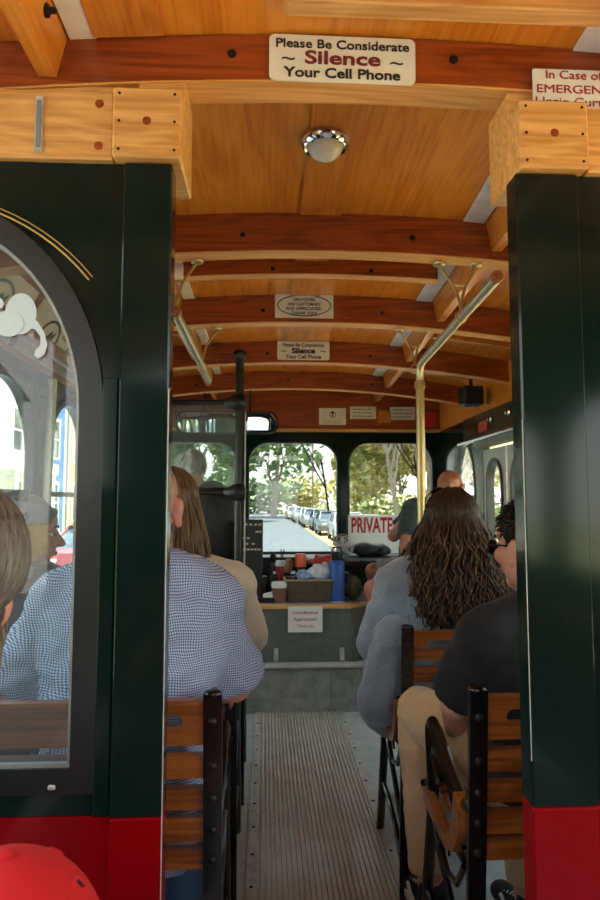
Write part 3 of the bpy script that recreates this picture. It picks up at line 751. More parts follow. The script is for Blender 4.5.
# iced drink with orange top, red soda cup, white lidded cup
def bottle(name, px, Y, z0, prof, mat, label, parts, cat):
    x = top(px, Y); t = thing(name, (x, Y, z0), label, cat)
    b = MB(); b.lathe((x, Y, z0 + .0005), prof, n=24); b.obj('body', mat, t)
    for nm, pf, m in parts:
        b = MB(); b.lathe((x, Y, z0 + .0005), pf, n=24); b.obj(nm, m, t)
    return t
bottle('cup', 279.5, 4.115, CT, [(.040, 0), (.048, .09)], plain('brown_cup_sleeve', '6E4638', .6), 'brown paper cup with a wide white lid left of the basket',
       [('lid', [(.050, .091), (.052, .096), (.052, .118), (.046, .125), (.001, .125)], M['paper'])], 'cup')
bottle('cup', 281, 4.36, CT + .0, [(.03, 0), (.038, .20)], plain('red_cup', '9C2F2C', .45), 'tall red cup with straws behind the white lidded cup',
       [('lid', [(.040, .201), (.041, .21), (.034, .235), (.001, .236)], M['chips'])], 'cup')
b = MB(); x = top(281, 4.36)
for dx, dy in ((.0, .0), (.02, .01)): b.tube([(x + dx * .4, 4.36 + dy, CT + .237), (x + dx, 4.36 + dy, CT + .31)], .004, 8)
tag(b.obj('straw', M['black']), 'pair of dark straws standing in the tall red cup', 'straws')
bottle('drink_bottle', 300.5, 4.28, CT, [(.033, 0), (.036, .01), (.036, .13), (.034, .17), (.022, .20)], plain('dark_cola', '43201A', .2, coat=.6), 'dark drink bottle with a bright orange cap in the basket area',
       [('cap', [(.034, .201), (.037, .205), (.037, .27), (.033, .285), (.001, .287)], plain('orange_cap', 'E3602B', .4))], 'bottle')
# blue water bottle
x = top(337, 4.13)
t = thing('water_bottle', (x, 4.13, CT), 'tall matte blue metal water bottle with black cap right of the basket', 'bottle')
b = MB(); b.lathe((x, 4.13, CT + .0005), [(.044, 0), (.048, .004), (.048, .225), (.044, .243), (.030, .256)], n=32); b.obj('body', plain('cobalt_blue', '1F4F9A', .4, var=.06), t)
b = MB(); b.lathe((x, 4.13, CT + .0005), [(.032, .257), (.034, .26), (.034, .305), (.030, .31), (.001, .31)], n=24); b.tube([(x - .028, 4.13, CT + .30), (x - .026, 4.13, CT + .335), (x + .026, 4.13, CT + .335), (x + .028, 4.13, CT + .30)], .006, 8); b.obj('cap', M['black'], t)
b = MB(); b.lathe((x, 4.13, CT + .0003), [(.0485, .0), (.0485, .006)], n=32, cap=False); b.obj('base_ring', M['alu'], t)
# little fan with wire cage
fx = at(342, 546, 4.72)
t = thing('dashboard_fan', (fx.x, 4.72, .83), 'small round clear caged fan on the dashboard above the blue bottle', 'fan')
b = MB()
for rr, dy in ((.085, 0), (.07, -.02), (.045, -.03), (.02, -.034)): b.tube([(fx.x + rr * math.cos(a), 4.72 + dy, fx.z + rr * math.sin(a)) for a in [2 * PI * i / 28 for i in range(29)]], .0022, 6)
for i in range(26):
    a = 2 * PI * i / 26; b.tube([(fx.x + q * math.cos(a), 4.72 + dy, fx.z + q * math.sin(a)) for q, dy in ((.085, 0), (.07, -.02), (.045, -.03), (.012, -.034))], .0016, 5)
b.obj('wire_cage', plain('clear_plastic', 'D5DBDC', .2), t)
b = MB(); b.ball((fx.x, 4.72, fx.z), (.016, .025, .016))
for k in range(5):
    a = PI / 2 + k * 2 * PI / 5; b.ball((fx.x + .04 * math.cos(a), 4.715, fx.z + .04 * math.sin(a)), (.032, .003, .018), rot=Matrix.Rotation(-a, 3, 'Y') @ Matrix.Rotation(R(25), 3, 'X'))
b.obj('blades', plain('clear_fan_blade', 'C9CFCF', .2), t)
b = MB(); b.cone((fx.x, 4.74, fx.z), (fx.x, 4.76, .86), .012); b.lathe((fx.x, 4.75, .831), [(.05, 0), (.045, .012), (.012, .022)]); b.obj('stand', M['black'], t)
# phone card, black pouch
b = MB(); b.box(top(268, 4.12) - .075, top(270, 4.12) + .06, 4.085, 4.17, CT + .001, CT + .03, .008); b.box(top(262, 4.2) - .03, top(262, 4.2) + .04, 4.18, 4.26, CT + .001, CT + .15, .015); tag(b.obj('black_pouch', M['black']), 'black pouch on the counter left of the basket', 'pouch')
t0 = at(270, 597, 4.12); b = MB(); b.box(t0.x - .045, t0.x + .045, 4.118, 4.1255, CT + .042 - .02, CT + .042 + .022, .003, rot=Euler((R(-32), R(-14), 0))); tag(b.obj('phone', M['paper']), 'white phone leaning on the black pouch', 'phone')
crumple('cloth_bundle', (top(354, 4.2), 4.22, CT + .07), (.055, .06, .075), plain('olive_camouflage', '55573F', .8, var=.6, scale=30), 'olive and grey cloth bundle beside the blue bottle', 'cloth', seed=21)
# control box with rows of small labels
a = at(238, 520, 4.05); c = at(262.5, 600, 4.05)
t = thing('control_box', ((a.x + c.x) / 2, 4.12, CT), 'tall black control box with rows of small cream labels left of the window', 'control box')
b = MB(); b.box(a.x, c.x, 4.12, 4.22, CT + .001, a.z, .006); b.obj('box', M['black'], t)
b = MB()
for k, (z, cols) in enumerate(((.03, (.1, .3, .5, .7, .88)), (.075, (.12, .75, .88)), (.115, (.15, .4)), (.15, (.1, .35, .6)), (.185, (.1, .25, .4, .55, .7, .85)))):
    for u in cols: b.box(a.x + (c.x - a.x) * u - .008, a.x + (c.x - a.x) * u + .009, 4.1175, 4.1205, a.z - z - .006, a.z - z + .005, .0008)
b.obj('label_strip', plain('cream_label', 'B9AE8E', .5), t)
b = MB(); b.tube([(c.x + .03, 4.2, CT + .002), (c.x + .05, 4.22, CT + .12), (c.x + .065, 4.24, CT + .24)], .012, 10); b.ball((c.x + .066, 4.24, CT + .265), (.022, .022, .03)); tag(b.obj('gear_lever', M['black']), 'black lever knob right of the control box', 'lever')

def translucent(name, c, f=.5):
    t = NT(name); d = t.n('ShaderNodeBsdfDiffuse'); d.inputs[0].default_value = lin(c); q = t.n('ShaderNodeBsdfTranslucent'); q.inputs[0].default_value = lin(c)
    m = t.n('ShaderNodeMixShader'); m.inputs[0].default_value = f; t.l(d.outputs[0], m.inputs[1]); t.l(q.outputs[0], m.inputs[2]); t.l(m.outputs[0], t.out.inputs[0]); return t.m
BANNER = translucent('banner_vinyl', 'DFE0DE', .35)
# ---------------------------------------------------------------- dashboard, bag, banner, wipers
b = MB(); b.loft([[Vector((x, y, z)) for y, z in ((5.04, .262), (Y1 - .062, .262), (Y1 - .062, .83), (5.12, .83), (5.04, .79))] for x in (XL + .01, -.2)])
b.loft([[Vector((x, y, z)) for y, z in ((5.005, .262), (Y1 - .062, .262), (Y1 - .062, .83), (5.005, .83))] for x in (-.198, XR - .01)]); b.box(.3, 1.0, 4.66, 5.004, .79, .83, .01)
tag(b.obj('dashboard', M['black'], ang=30), 'black dashboard running under the windscreen', 'dashboard')
b = MB(); q = at(373, 563, 4.95)
b.ball((q.x - .03, 5.07, .83 + .05), (.14, .08, .055)); b.ball((q.x + .08, 5.07, .83 + .04), (.08, .07, .045)); me = fuse(b, .01, 3, lambda co, n: .018 * noise.noise(co * 14)); tag(link('duffel_bag', me), 'dark grey soft duffel bag on the dashboard under the red lettered banner', 'bag'); me.materials.append(plain('dark_nylon', '24292C', .6, var=.4, scale=18))
a = at(348, 515, 5.20); c = at(436, 553, 5.20)
t = thing('private_banner', (1.0, 5.20, c.z), 'white banner with red capital letters standing inside the right windscreen', 'banner')
b = MB(); b.box(a.x, c.x + .02, 5.198, 5.204, c.z, a.z, .001); b.obj('banner_sheet', BANNER, t)
l0 = at(351, 526, 5.19); text('PRIVATE T', .165, (l0.x, 5.1965, l0.z), plain('banner_red', 'C4141C', .5), t, align='LEFT', bold=.005, sx=.545)
for (xa, za, xb, zb, blade, lb) in ((at(298, 437, 5.42), 0, at(324, 486, 5.42), 0, (at(321, 459, 5.44), at(328.5, 511, 5.44)), 'windscreen wiper hanging outside the centre window'), (at(391, 437, 5.42), 0, at(417, 478, 5.42), 0, (at(414, 455, 5.44), at(421, 508, 5.44)), 'windscreen wiper hanging outside the right window behind the brass pole')):
    t = thing('wiper', tuple(xa), lb, 'wiper', 'windscreen wipers')
    b = MB(); off = Vector((.035, 0, .01))
    b.tube([xa, xb], .006, 8); b.tube([xa + off, xb + off * .4 + Vector((0, 0, .03))], .005, 8); b.cone(xb, xb + off * .4 + Vector((0, .02, .03)), .007); b.obj('wiper_arm', M['black'], t)
    b = MB(); b.cone(Vector(xa) + Vector((.015, 0, 0)), Vector((xa.x + .015, 5.361, xa.z)), .016); b.lathe((xa.x + .015, 5.3615, xa.z), [(.03, 0), (.026, .012), (.016, .016)], (0, 1, 0), 16); b.obj('pivot', M['black'], t)
    b = MB(); b.tube([blade[0], (blade[0] + blade[1]) / 2 + Vector((.004, 0, 0)), blade[1]], .008, 8); b.obj('wiper_blade', M['black'], t)

# speaker
q = at(474, 395, 4.0)
t = thing('corner_speaker', (q.x, 4.0, q.z), 'small black box speaker high in the right corner', 'speaker')
b = MB(); b.box(q.x - .065, q.x + .065, 4.0, 4.11, q.z - .06, q.z + .06, .008); b.obj('cabinet', M['black'], t)
b = MB(); b.box(q.x - .055, q.x + .055, 3.995, 4.0, q.z - .05, q.z + .05, .002); b.obj('grille', plain('speaker_cloth', '1C1612', .9, scale=200, var=.4), t)
b = MB(); b.tube([(q.x, 4.06, q.z + .06), (q.x, 4.06, ceil_z(q.x) - .002)], .012, 10); b.obj('bracket', M['black'], t)

# advertising boards over the left windows, reddish rail
for k, (ya, yb, lb) in enumerate(((1.62, 2.46, 'pale advertising board with a round emblem, nearer of two over the left windows'), (2.52, 3.3, 'pale advertising board, farther of two over the left windows'))):
    t = thing('advertising_board', (XL + .05, (ya + yb) / 2, 1.84), lb, 'board')
    zb, zt_, xb_, xt_ = 1.845, 2.04, XL + .02, XL + .13
    b = MB(); b.hexa([(xb_, ya, zb), (xb_ + .006, ya, zb), (xb_ + .006, yb, zb), (xb_, yb, zb), (xt_, ya, zt_), (xt_ + .006, ya, zt_), (xt_ + .006, yb, zt_), (xt_, yb, zt_)]); b.obj('board', plain('pinkish_white_board', 'D8CCC6', .5), t, smooth=False)
    nrm = Vector((zt_ - zb, 0, -(xt_ - xb_))).normalized(); uy = Vector((xt_ - xb_, 0, zt_ - zb)).normalized()
    for j, yy in enumerate(((ya * .72 + yb * .28), (ya * .28 + yb * .72))):
        cc = Vector(((xb_ + xt_) / 2 + .0065, yy, (zb + zt_) / 2)) + nrm * .0012
        mm = M['ink'] if j == 0 else plain('teal_ink', '3E6B6C', .6)
        b = MB(); n = 30
        O = [(.10 * math.cos(2 * PI * i / n), .075 * math.sin(2 * PI * i / n)) for i in range(n)]; I = [(.085 * math.cos(2 * PI * i / n), .062 * math.sin(2 * PI * i / n)) for i in range(n)]
        b.plate(O, [I], .0008, cc, (0, 1, 0), uy)
        b.plate([(-.05, -.02), (-.02, .0), (.0, .03), (.02, .015), (.05, .035), (.04, -.005), (.055, -.03), (.01, -.02), (-.01, -.035)], [], .0008, cc, (0, 1, 0), uy)
        b.obj('emblem', mm, t, smooth=False)
b = MB(); b.tube([(XL + .16, 1.5, 1.84), (XL + .16, 3.55, 1.84)], .03, 16)
tag(b.obj('wooden_rail', M['copperwood']), 'thick reddish round rail above the left side windows', 'rail')

# white frosted decal on the partition window
b = MB(); Y = YP + .0155
nb = [0]
def blob(pts): nb[0] += 1; b.plate([(p[0], p[1]) for p in pts], [], .001, (0, Y - .0011 * nb[0], 0))
for px, py, rx, rz in ((21, 314, .028, .038), (9, 324, .027, .024)):
    cx, cz = at(px, py, Y).x, at(px, py, Y).z; blob([(cx + rx * math.cos(2 * PI * i / 28), cz + rz * math.sin(2 * PI * i / 28)) for i in range(28)])
tl = [at(*p, Y) for p in ((26, 316), (38, 322), (45, 333), (48, 345), (45, 355), (39, 359), (35, 356), (36, 351), (41, 346), (41, 337), (36, 330), (28, 328))]
blob([(p.x, p.z) for p in tl])
tl = [at(*p, Y) for p in ((-8, 298), (-2, 297), (3, 300), (5, 304), (3, 309), (-3, 309), (-9, 305))]
blob([(p.x, p.z) for p in tl])
tag(b.obj('window_decal', M['etch']), 'white frosted decal with a curled tail on the partition window', 'decal')

# ---------------------------------------------------------------- slatted seats with cast iron ends
SLATS = [(.762, .852), (.694, .740), (.630, .672), (.564, .610), (.508, .545)]
def make_seat(xa, side, yt, label):
    W = .88; xb = xa + side * W
    t = thing('bench_seat', (xa + side * W / 2, yt + .25, 0), label, 'seat', 'slatted wooden seats with iron frames')
    def yb(z): return yt + .085 * (1 - z / .86)        # recline: the top leans to the rear
    x0, x1 = sorted((xa + side * .036, xb - side * .036))
    b = MB()
    for k, (za, zb) in enumerate(SLATS):
        y = yb((za + zb) / 2) + .012
        holes = []
        if k == 0:
            e = xa + side * .05; u0, u1 = sorted((e + side * .03, e + side * .125)); holes = [rrect(u0, u1, .795, .825, .0148)]
            e2 = xb - side * .05; v0, v1 = sorted((e2 - side * .03, e2 - side * .125)); holes.append(rrect(v0, v1, .795, .825, .0148))
        b.plate(rrect(x0, x1, za, zb, .006, 3), holes, .020, (0, y + .0985 * (za + zb) / 2, 0), (1, 0, 0), (0, -.0985 , 1))
    b.obj('backrest', M['slat'], t)
    b = MB()
    for k in range(5):
        y = yt + .12 + k * .085; z = .470 + .006 * k; b.box(x0, x1, y, y + .07, z, z + .022, .005)
    b.obj('seat', M['slat'], t)
    for xs, nm in ((xa, 'iron_frame'), (xb, 'iron_frame')):
        sd = side if xs == xa else -side
        u0, u1 = sorted((xs, xs + sd * .038)); m = (u0 + u1) / 2
        b = MB()
        pts = [(yb(0), 0), (yb(.2), .2), (yb(.45), .45), (yb(.7), .7), (yb(.862), .862)]
        b.loft([[Vector((u0, y - .006, z)), Vector((u1, y - .006, z)), Vector((u1, y + .004, z)), Vector((m + .006, y + .006, z)), Vector((m + .006, y + .05, z)), Vector((m - .006, y + .05, z)), Vector((m - .006, y + .006, z)), Vector((u0, y + .004, z))] for y, z in pts])
        b.ball((m, yb(.862) + .005, .862), (.02, .014, .008))
        # arm loop, front leg, seat rail, scroll work (side view y,z)
        def T(p, r=.011, n=10): b.tube([(m, yt + y, z) for y, z in p], r, n)
        T([(.05, .60), (.12, .585), (.19, .60), (.27, .635), (.34, .665), (.385, .672), (.405, .655), (.405, .62), (.39, .56), (.385, .50), (.40, .44), (.44, .30), (.49, .14), (.53, .02), (.545, .004)], .0155)
        T([(.10, .50), (.20, .575), (.30, .605), (.36, .61), (.375, .585), (.35, .555), (.31, .55), (.29, .57)], .012)
        T([(.10, .468), (.25, .46), (.40, .462), (.49, .475)], .011)
        T([(.12, .45), (.18, .38), (.26, .36), (.32, .39), (.31, .43), (.27, .43), (.26, .40)], .008)
        T([(.09, .20), (.18, .27), (.26, .33), (.34, .38), (.40, .44)], .009)
        T([(.10, .08), (.22, .16), (.36, .20), (.46, .21)], .009)
        b.loft([b.ell_ring((m, yt + .405 + .01 * 0, z), Vector((1, 0, 0)), Vector((0, 1, 0)), .013, .02) for z in (.47, .60)])
        fr = b.obj(nm, M['iron'], t)
        for za, zb in SLATS:
            z = (za + zb) / 2; b = MB(); b.lathe((m, yb(z) - .006, z), [(.008, -.001), (.008, .003), (.004, .006), (.0005, .0065)], (0, -1, 0), 10); b.obj('bolt', M['bolt'], fr)
        # curved wooden end trim between seat and back
        b = MB(); e = xs + sd * .006
        path = [(.095, .60), (.11, .545), (.14, .495), (.19, .474), (.26, .476), (.33, .484), (.40, .492)]
        b.loft([[Vector((e - .012, yt + y + dy, z + dz)) for dy, dz in ((-.018 * w, -.02), (.018 * w, .012))] + [Vector((e + .012, yt + y + dy, z + dz)) for dy, dz in ((.018 * w, .012), (-.018 * w, -.02))] for (y, z), w in zip(path, (1, 1, .6, 0, 0, 0, 0))])
        b.obj('seat_end', M['sideslat'], t) if side > 0 and xs == xa else b.bm.free()
    return t
XA_L, XA_R = -.088, .420
seat_spots = [(XA_L, -1, 1.36, 'slatted wooden seat just beyond the left pillar, behind the blue check shirt passenger'),
              (XA_L, -1, 2.04, 'left slatted wooden seat of the passenger in the beige sweater'),
              (XA_L, -1, 2.72, 'left slatted wooden seat nearest the driver barrier'),
              (XA_R, 1, 1.36, 'slatted wooden seat just beyond the right pillar, holding the man in the black shirt'),
              (XA_R, 1, 2.04, 'right slatted wooden seat of the passenger with long curly hair')]
proto = {}
for xa, sd, yt, lb in seat_spots:
    if sd not in proto: proto[sd] = (make_seat(xa, sd, yt, lb), yt)
    else:
        p, y0_ = proto[sd]; c = copy_tree(p); c.location.y += yt - y0_; c['label'] = lb
# sideways bench at the front right
t = thing('side_bench', (1.15, 4.3, .262), 'low wooden bench on the driver platform by the right wall', 'bench')
b = MB()
for k in range(4): b.box(.86 + k * .13, .975 + k * .13, 4.04, 4.60, .655, .678, .004)
b.obj('seat', M['slat'], t)
for y in (4.08, 4.53):
    b = MB(); b.box(.89, .92, y, y + .03, .263, .654, .003); b.box(1.33, 1.36, y, y + .03, .263, .654, .003); b.box(.89, 1.36, y, y + .03, .615, .654, .003); b.obj('iron_frame', M['iron'], t)
# driver seat
t = thing('driver_chair', (-.42, 4.42, .262), 'black high backed driver seat behind the barrier', 'seat')
b = MB(); b.ball((-.36, 4.36, 1.04), (.20, .065, .36)); b.ball((-.36, 4.40, .80), (.23, .09, .20)); b.box(-.57, -.15, 4.33, 4.40, .75, 1.20, .03); me = fuse(b, .012, 6); o = link('backrest', me, t); me.materials.append(M['black'])
b = MB(); b.box(-.60, -.14, 4.42, 4.86, .66, .76, .03); b.obj('seat_cushion', M['black'], t)
b = MB(); b.cone((-.37, 4.62, .262), (-.37, 4.62, .66), .07, .05); b.lathe((-.37, 4.62, .2625), [(.16, 0), (.15, .02), (.06, .05)]); b.obj('pedestal', M['iron'], t)
bpy.data.objects['driver_mirror'].rotation_euler.x = R(5.5)
# steering wheel
t = thing('steering_wheel', (-.4, 4.98, .98), 'large black steering wheel in front of the driver', 'steering wheel')
b = MB(); nx = Vector((0, -.75, .66)).normalized(); ux = Vector((1, 0, 0)); uy = nx.cross(ux)
cc = Vector((-.4, 4.93, .98))
b.tube([cc + ux * .21 * math.cos(a) + uy * .21 * math.sin(a) for a in [2 * PI * i / 36 for i in range(37)]], .014, 8)
for a in (R(200), R(340), R(90)): b.tube([cc, cc + ux * .21 * math.cos(a) + uy * .21 * math.sin(a)], .011, 8)
b.ball(cc, .04); b.tube([cc, cc - nx * .22], .022, 10); b.obj('wheel', M['black'], t)
# rear bench (under the foreground passengers)
t = thing('rear_bench', (-.75, .6, 0), 'slatted wooden bench against the left side of the rear compartment', 'bench')
b = MB()
for k in range(4): b.box(-.995 + k * .115, -.89 + k * .115, -.3, 1.10, .45, .472, .004)
b.obj('seat', M['slat'], t)
for y in (-.25, 1.03):
    b = MB(); b.box(-.60, -.57, y, y + .03, 0, .449, .003); b.box(-.97, -.94, y, y + .03, 0, .449, .003); b.box(-.97, -.57, y, y + .03, .41, .449, .003); b.obj('iron_frame', M['iron'], t)
# ---------------------------------------------------------------- people
def skin(name, c): 
    t = NT(name); b = t.bsdf(Roughness=.5); b.inputs['Subsurface Weight'].default_value = .08; b.inputs['Subsurface Radius'].default_value = (.01, .004, .002)
    v = t.coord(); f = t.noise(v, 18, 4, .6); a = lin(c)
    o = t.n('ShaderNodeValToRGB'); e = o.color_ramp.elements
    e[0].position = .3; e[1].position = .7; e[0].color = (a[0] * .88, a[1] * .8, a[2] * .78, 1); e[1].color = (min(1, a[0] * 1.06), a[1] * 1.05, a[2] * 1.05, 1)
    t.l(f, o.inputs[0]); t.l(o.outputs[0], b.inputs['Base Color']); return t.m
def fabric(name, c, var=.12, rough=.85, bumps=.25, scale=60, sheen=.2):
    t = NT(name); b = t.bsdf(Roughness=rough); b.inputs['Sheen Weight'].default_value = sheen
    v = t.coord(); f = t.noise(v, scale, 6, .7); g = t.noise(v, 5, 3, .5); a = lin(c)
    o = t.n('ShaderNodeValToRGB'); e = o.color_ramp.elements; e[0].position = .3; e[1].position = .7
    e[0].color = tuple(x * (1 - var) for x in a[:3]) + (1,); e[1].color = tuple(min(1, x * (1 + var)) for x in a[:3]) + (1,)
    t.l(t.math('ADD', t.math('MULTIPLY', f, .6), t.math('MULTIPLY', g, .4)), o.inputs[0]); t.l(o.outputs[0], b.inputs['Base Color'])
    t.l(t.bump(f, bumps, .004), b.inputs['Normal']); return t.m
def gingham(name, light, dark, period=.0058):
    t = NT(name); b = t.bsdf(Roughness=.8); k = 2 * PI / period
    c = t.n('ShaderNodeTexCoord'); wob = t.n('ShaderNodeTexNoise'); wob.inputs['Scale'].default_value = 6; t.l(c.outputs['Object'], wob.inputs['Vector'])
    sep = t.n('ShaderNodeSeparateXYZ'); mx = t.n('ShaderNodeVectorMath'); mx.operation = 'MULTIPLY_ADD'; mx.inputs[1].default_value = (.05, .05, .05)
    t.l(wob.outputs[1], mx.inputs[0]); t.l(c.outputs['Object'], mx.inputs[2]); t.l(mx.outputs[0], sep.inputs[0])
    a = t.math('GREATER_THAN', t.math('SINE', t.math('MULTIPLY', t.math('ADD', sep.outputs[0], t.math('MULTIPLY', sep.outputs[1], .6)), k)), 0)
    z = t.math('GREATER_THAN', t.math('SINE', t.math('MULTIPLY', sep.outputs[2], k)), 0)
    s = t.math('MULTIPLY', t.math('ADD', a, z), .5)
    t.l(t.ramp(s, [(0, light), (.5, '8C9BBE'), (1, dark)]), b.inputs['Base Color'])
    t.l(t.bump(t.noise(t.coord(), 40, 4, .6), .2, .004), b.inputs['Normal']); return t.m
def hairmat(name, dark, light, scale=1):
    t = NT(name); b = t.bsdf(Roughness=.42); b.inputs['Specular IOR Level'].default_value = .35
    f = t.noise(t.coord(scale=(90 * scale, 90 * scale, 5)), 1, 4, .65)
    t.l(t.ramp(f, [(.32, dark), (.68, light)]), b.inputs['Base Color']); t.l(t.bump(f, .35, .003), b.inputs['Normal']); return t.m
SK = {'fair': skin('fair_skin', 'D79C84'), 'pink': skin('pink_skin', 'CF9080'), 'tan': skin('tan_skin', 'B97F66')}

def Rz(a): return Matrix.Rotation(a, 3, 'Z')
def head_rot(yaw, pitch=0, roll=0): return Rz(yaw) @ Matrix.Rotation(pitch, 3, 'X') @ Matrix.Rotation(roll, 3, 'Y')
# local head frame: +Y is the face, +X its right-hand side as seen from behind, Z up, origin at the middle of the head
def add_head(b, c, Q, s=1.0, woman=False):
    c = Vector(c)
    def E(p, r): b.ball(c + Q @ (Vector(p) * s), tuple(q * s for q in r), rot=Q, seg=20, rings=14)
    E((0, -.018, .032), (.076, .096, .086)); E((0, .022, -.02), (.063, .068, .088)); E((0, .052, -.088), (.030, .030, .026))
    for k in (-1, 1):
        E((k * .036, .010, -.062), (.028, .048, .038)); E((k * .036, .062, -.022), (.026, .024, .024)); E((k * .080, -.010, -.014), (.012, .022, .033)); E((k * .088, -.020, -.000), (.009, .016, .022)); E((k * .083, -.004, -.038), (.009, .011, .013))
        E((k * .010, .100, -.032), (.010, .010, .008)); E((k * .026, .076, .024), (.020, .011, .007))
    b.capsule(c + Q @ (Vector((0, .084, .012)) * s), c + Q @ (Vector((0, .112, -.028)) * s), .0085 * s, .0115 * s)
    E((0, .070, .042), (.050, .018, .032)); E((0, .088, -.056), (.022, .010, .0055)); E((0, .086, -.066), (.019, .010, .006))
    E((0, .050, -.05), (.040, .042, .030))
def eyes(t, c, Q, s, skinm):
    c = Vector(c)
    for k in (-1, 1):
        b = MB(); b.ball(c + Q @ (Vector((k * .030, .0700, .002)) * s), .0112 * s); e = b.obj('eye', WHITE_EYE, t)
        b = MB(); b.ball(c + Q @ (Vector((k * .030, .0792, .002)) * s), (.0062 * s, .0035 * s, .0058 * s), rot=Q); b.obj('iris', IRIS, e)
        b = MB(); b.ball(c + Q @ (Vector((k * .030, .0712, .0085)) * s), (.0135 * s, .0125 * s, .0068 * s), rot=Q); b.ball(c + Q @ (Vector((k * .030, .0700, -.0078)) * s), (.0125 * s, .0110 * s, .0050 * s), rot=Q); b.obj('eyelids', skinm, e)
        b = MB(); b.tube([c + Q @ (Vector((k * (.014 + .034 * u), .0905 - .010 * u * u, .024 + .006 * math.sin(PI * u))) * s) for u in (0, .33, .66, 1)], [.0028 * s, .0036 * s, .003 * s, .0012 * s], 6); b.obj('eyebrow', BROW, t)
    b = MB(); b.ball(c + Q @ (Vector((0, .0945, -.0605)) * s), (.021 * s, .006 * s, .0065 * s), rot=Q); b.obj('lips', LIPS, t)
WHITE_EYE = plain('eye_white', 'E8E2DC', .2); IRIS = plain('brown_iris', '2D1C14', .15); BROW = plain('brow_hair', '3A2A20', .8); LIPS = plain('lip_skin', 'A8685E', .6)

def add_hand(b, w, d, palm_n, curl=.5, s=1.0, thumb_side=1):
    """w wrist, d pointing direction of the hand, palm_n the direction the palm faces"""
    w = Vector(w); d = Vector(d).normalized(); n = (Vector(palm_n) - d * Vector(palm_n).dot(d)).normalized(); x = d.cross(n) * thumb_side
    Q = Matrix((x, d, n)).transposed()
    b.ball(w + d * .048 * s, (.040 * s, .050 * s, .0155 * s), rot=Q); b.capsule(w - d * .02, w + d * .02 * s, .024 * s, .026 * s)
    for k, L in enumerate((.072, .082, .076, .060)):
        off = (.030 - .0205 * k) * s; p = w + d * (.082 - .004 * abs(k - 1)) * s + x * off; a = 0; dd = d + x * (off * 1.6)
        for seg, f in enumerate((.46, .31, .23)):
            a += curl * (.7, .9, .7)[seg]
            dr = (dd.normalized() * math.cos(a) + n * math.sin(a)); q = p + dr * L * f * s
            b.capsule(p, q, (.0086 - .0009 * seg) * s, (.0080 - .0010 * seg) * s, n=8); p = q
    p = w + d * .022 * s + x * .030 * s; dr = (d * .65 + x * .65 + n * .35).normalized()
    for seg, L in enumerate((.042, .030, .024)):
        q = p + dr * L * s; b.capsule(p, q, (.0125, .0098, .009)[seg] * s, (.0098, .009, .0075)[seg] * s, n=8); p = q; dr = (dr + d * .35 - x * .25 + n * curl * .3).normalized()

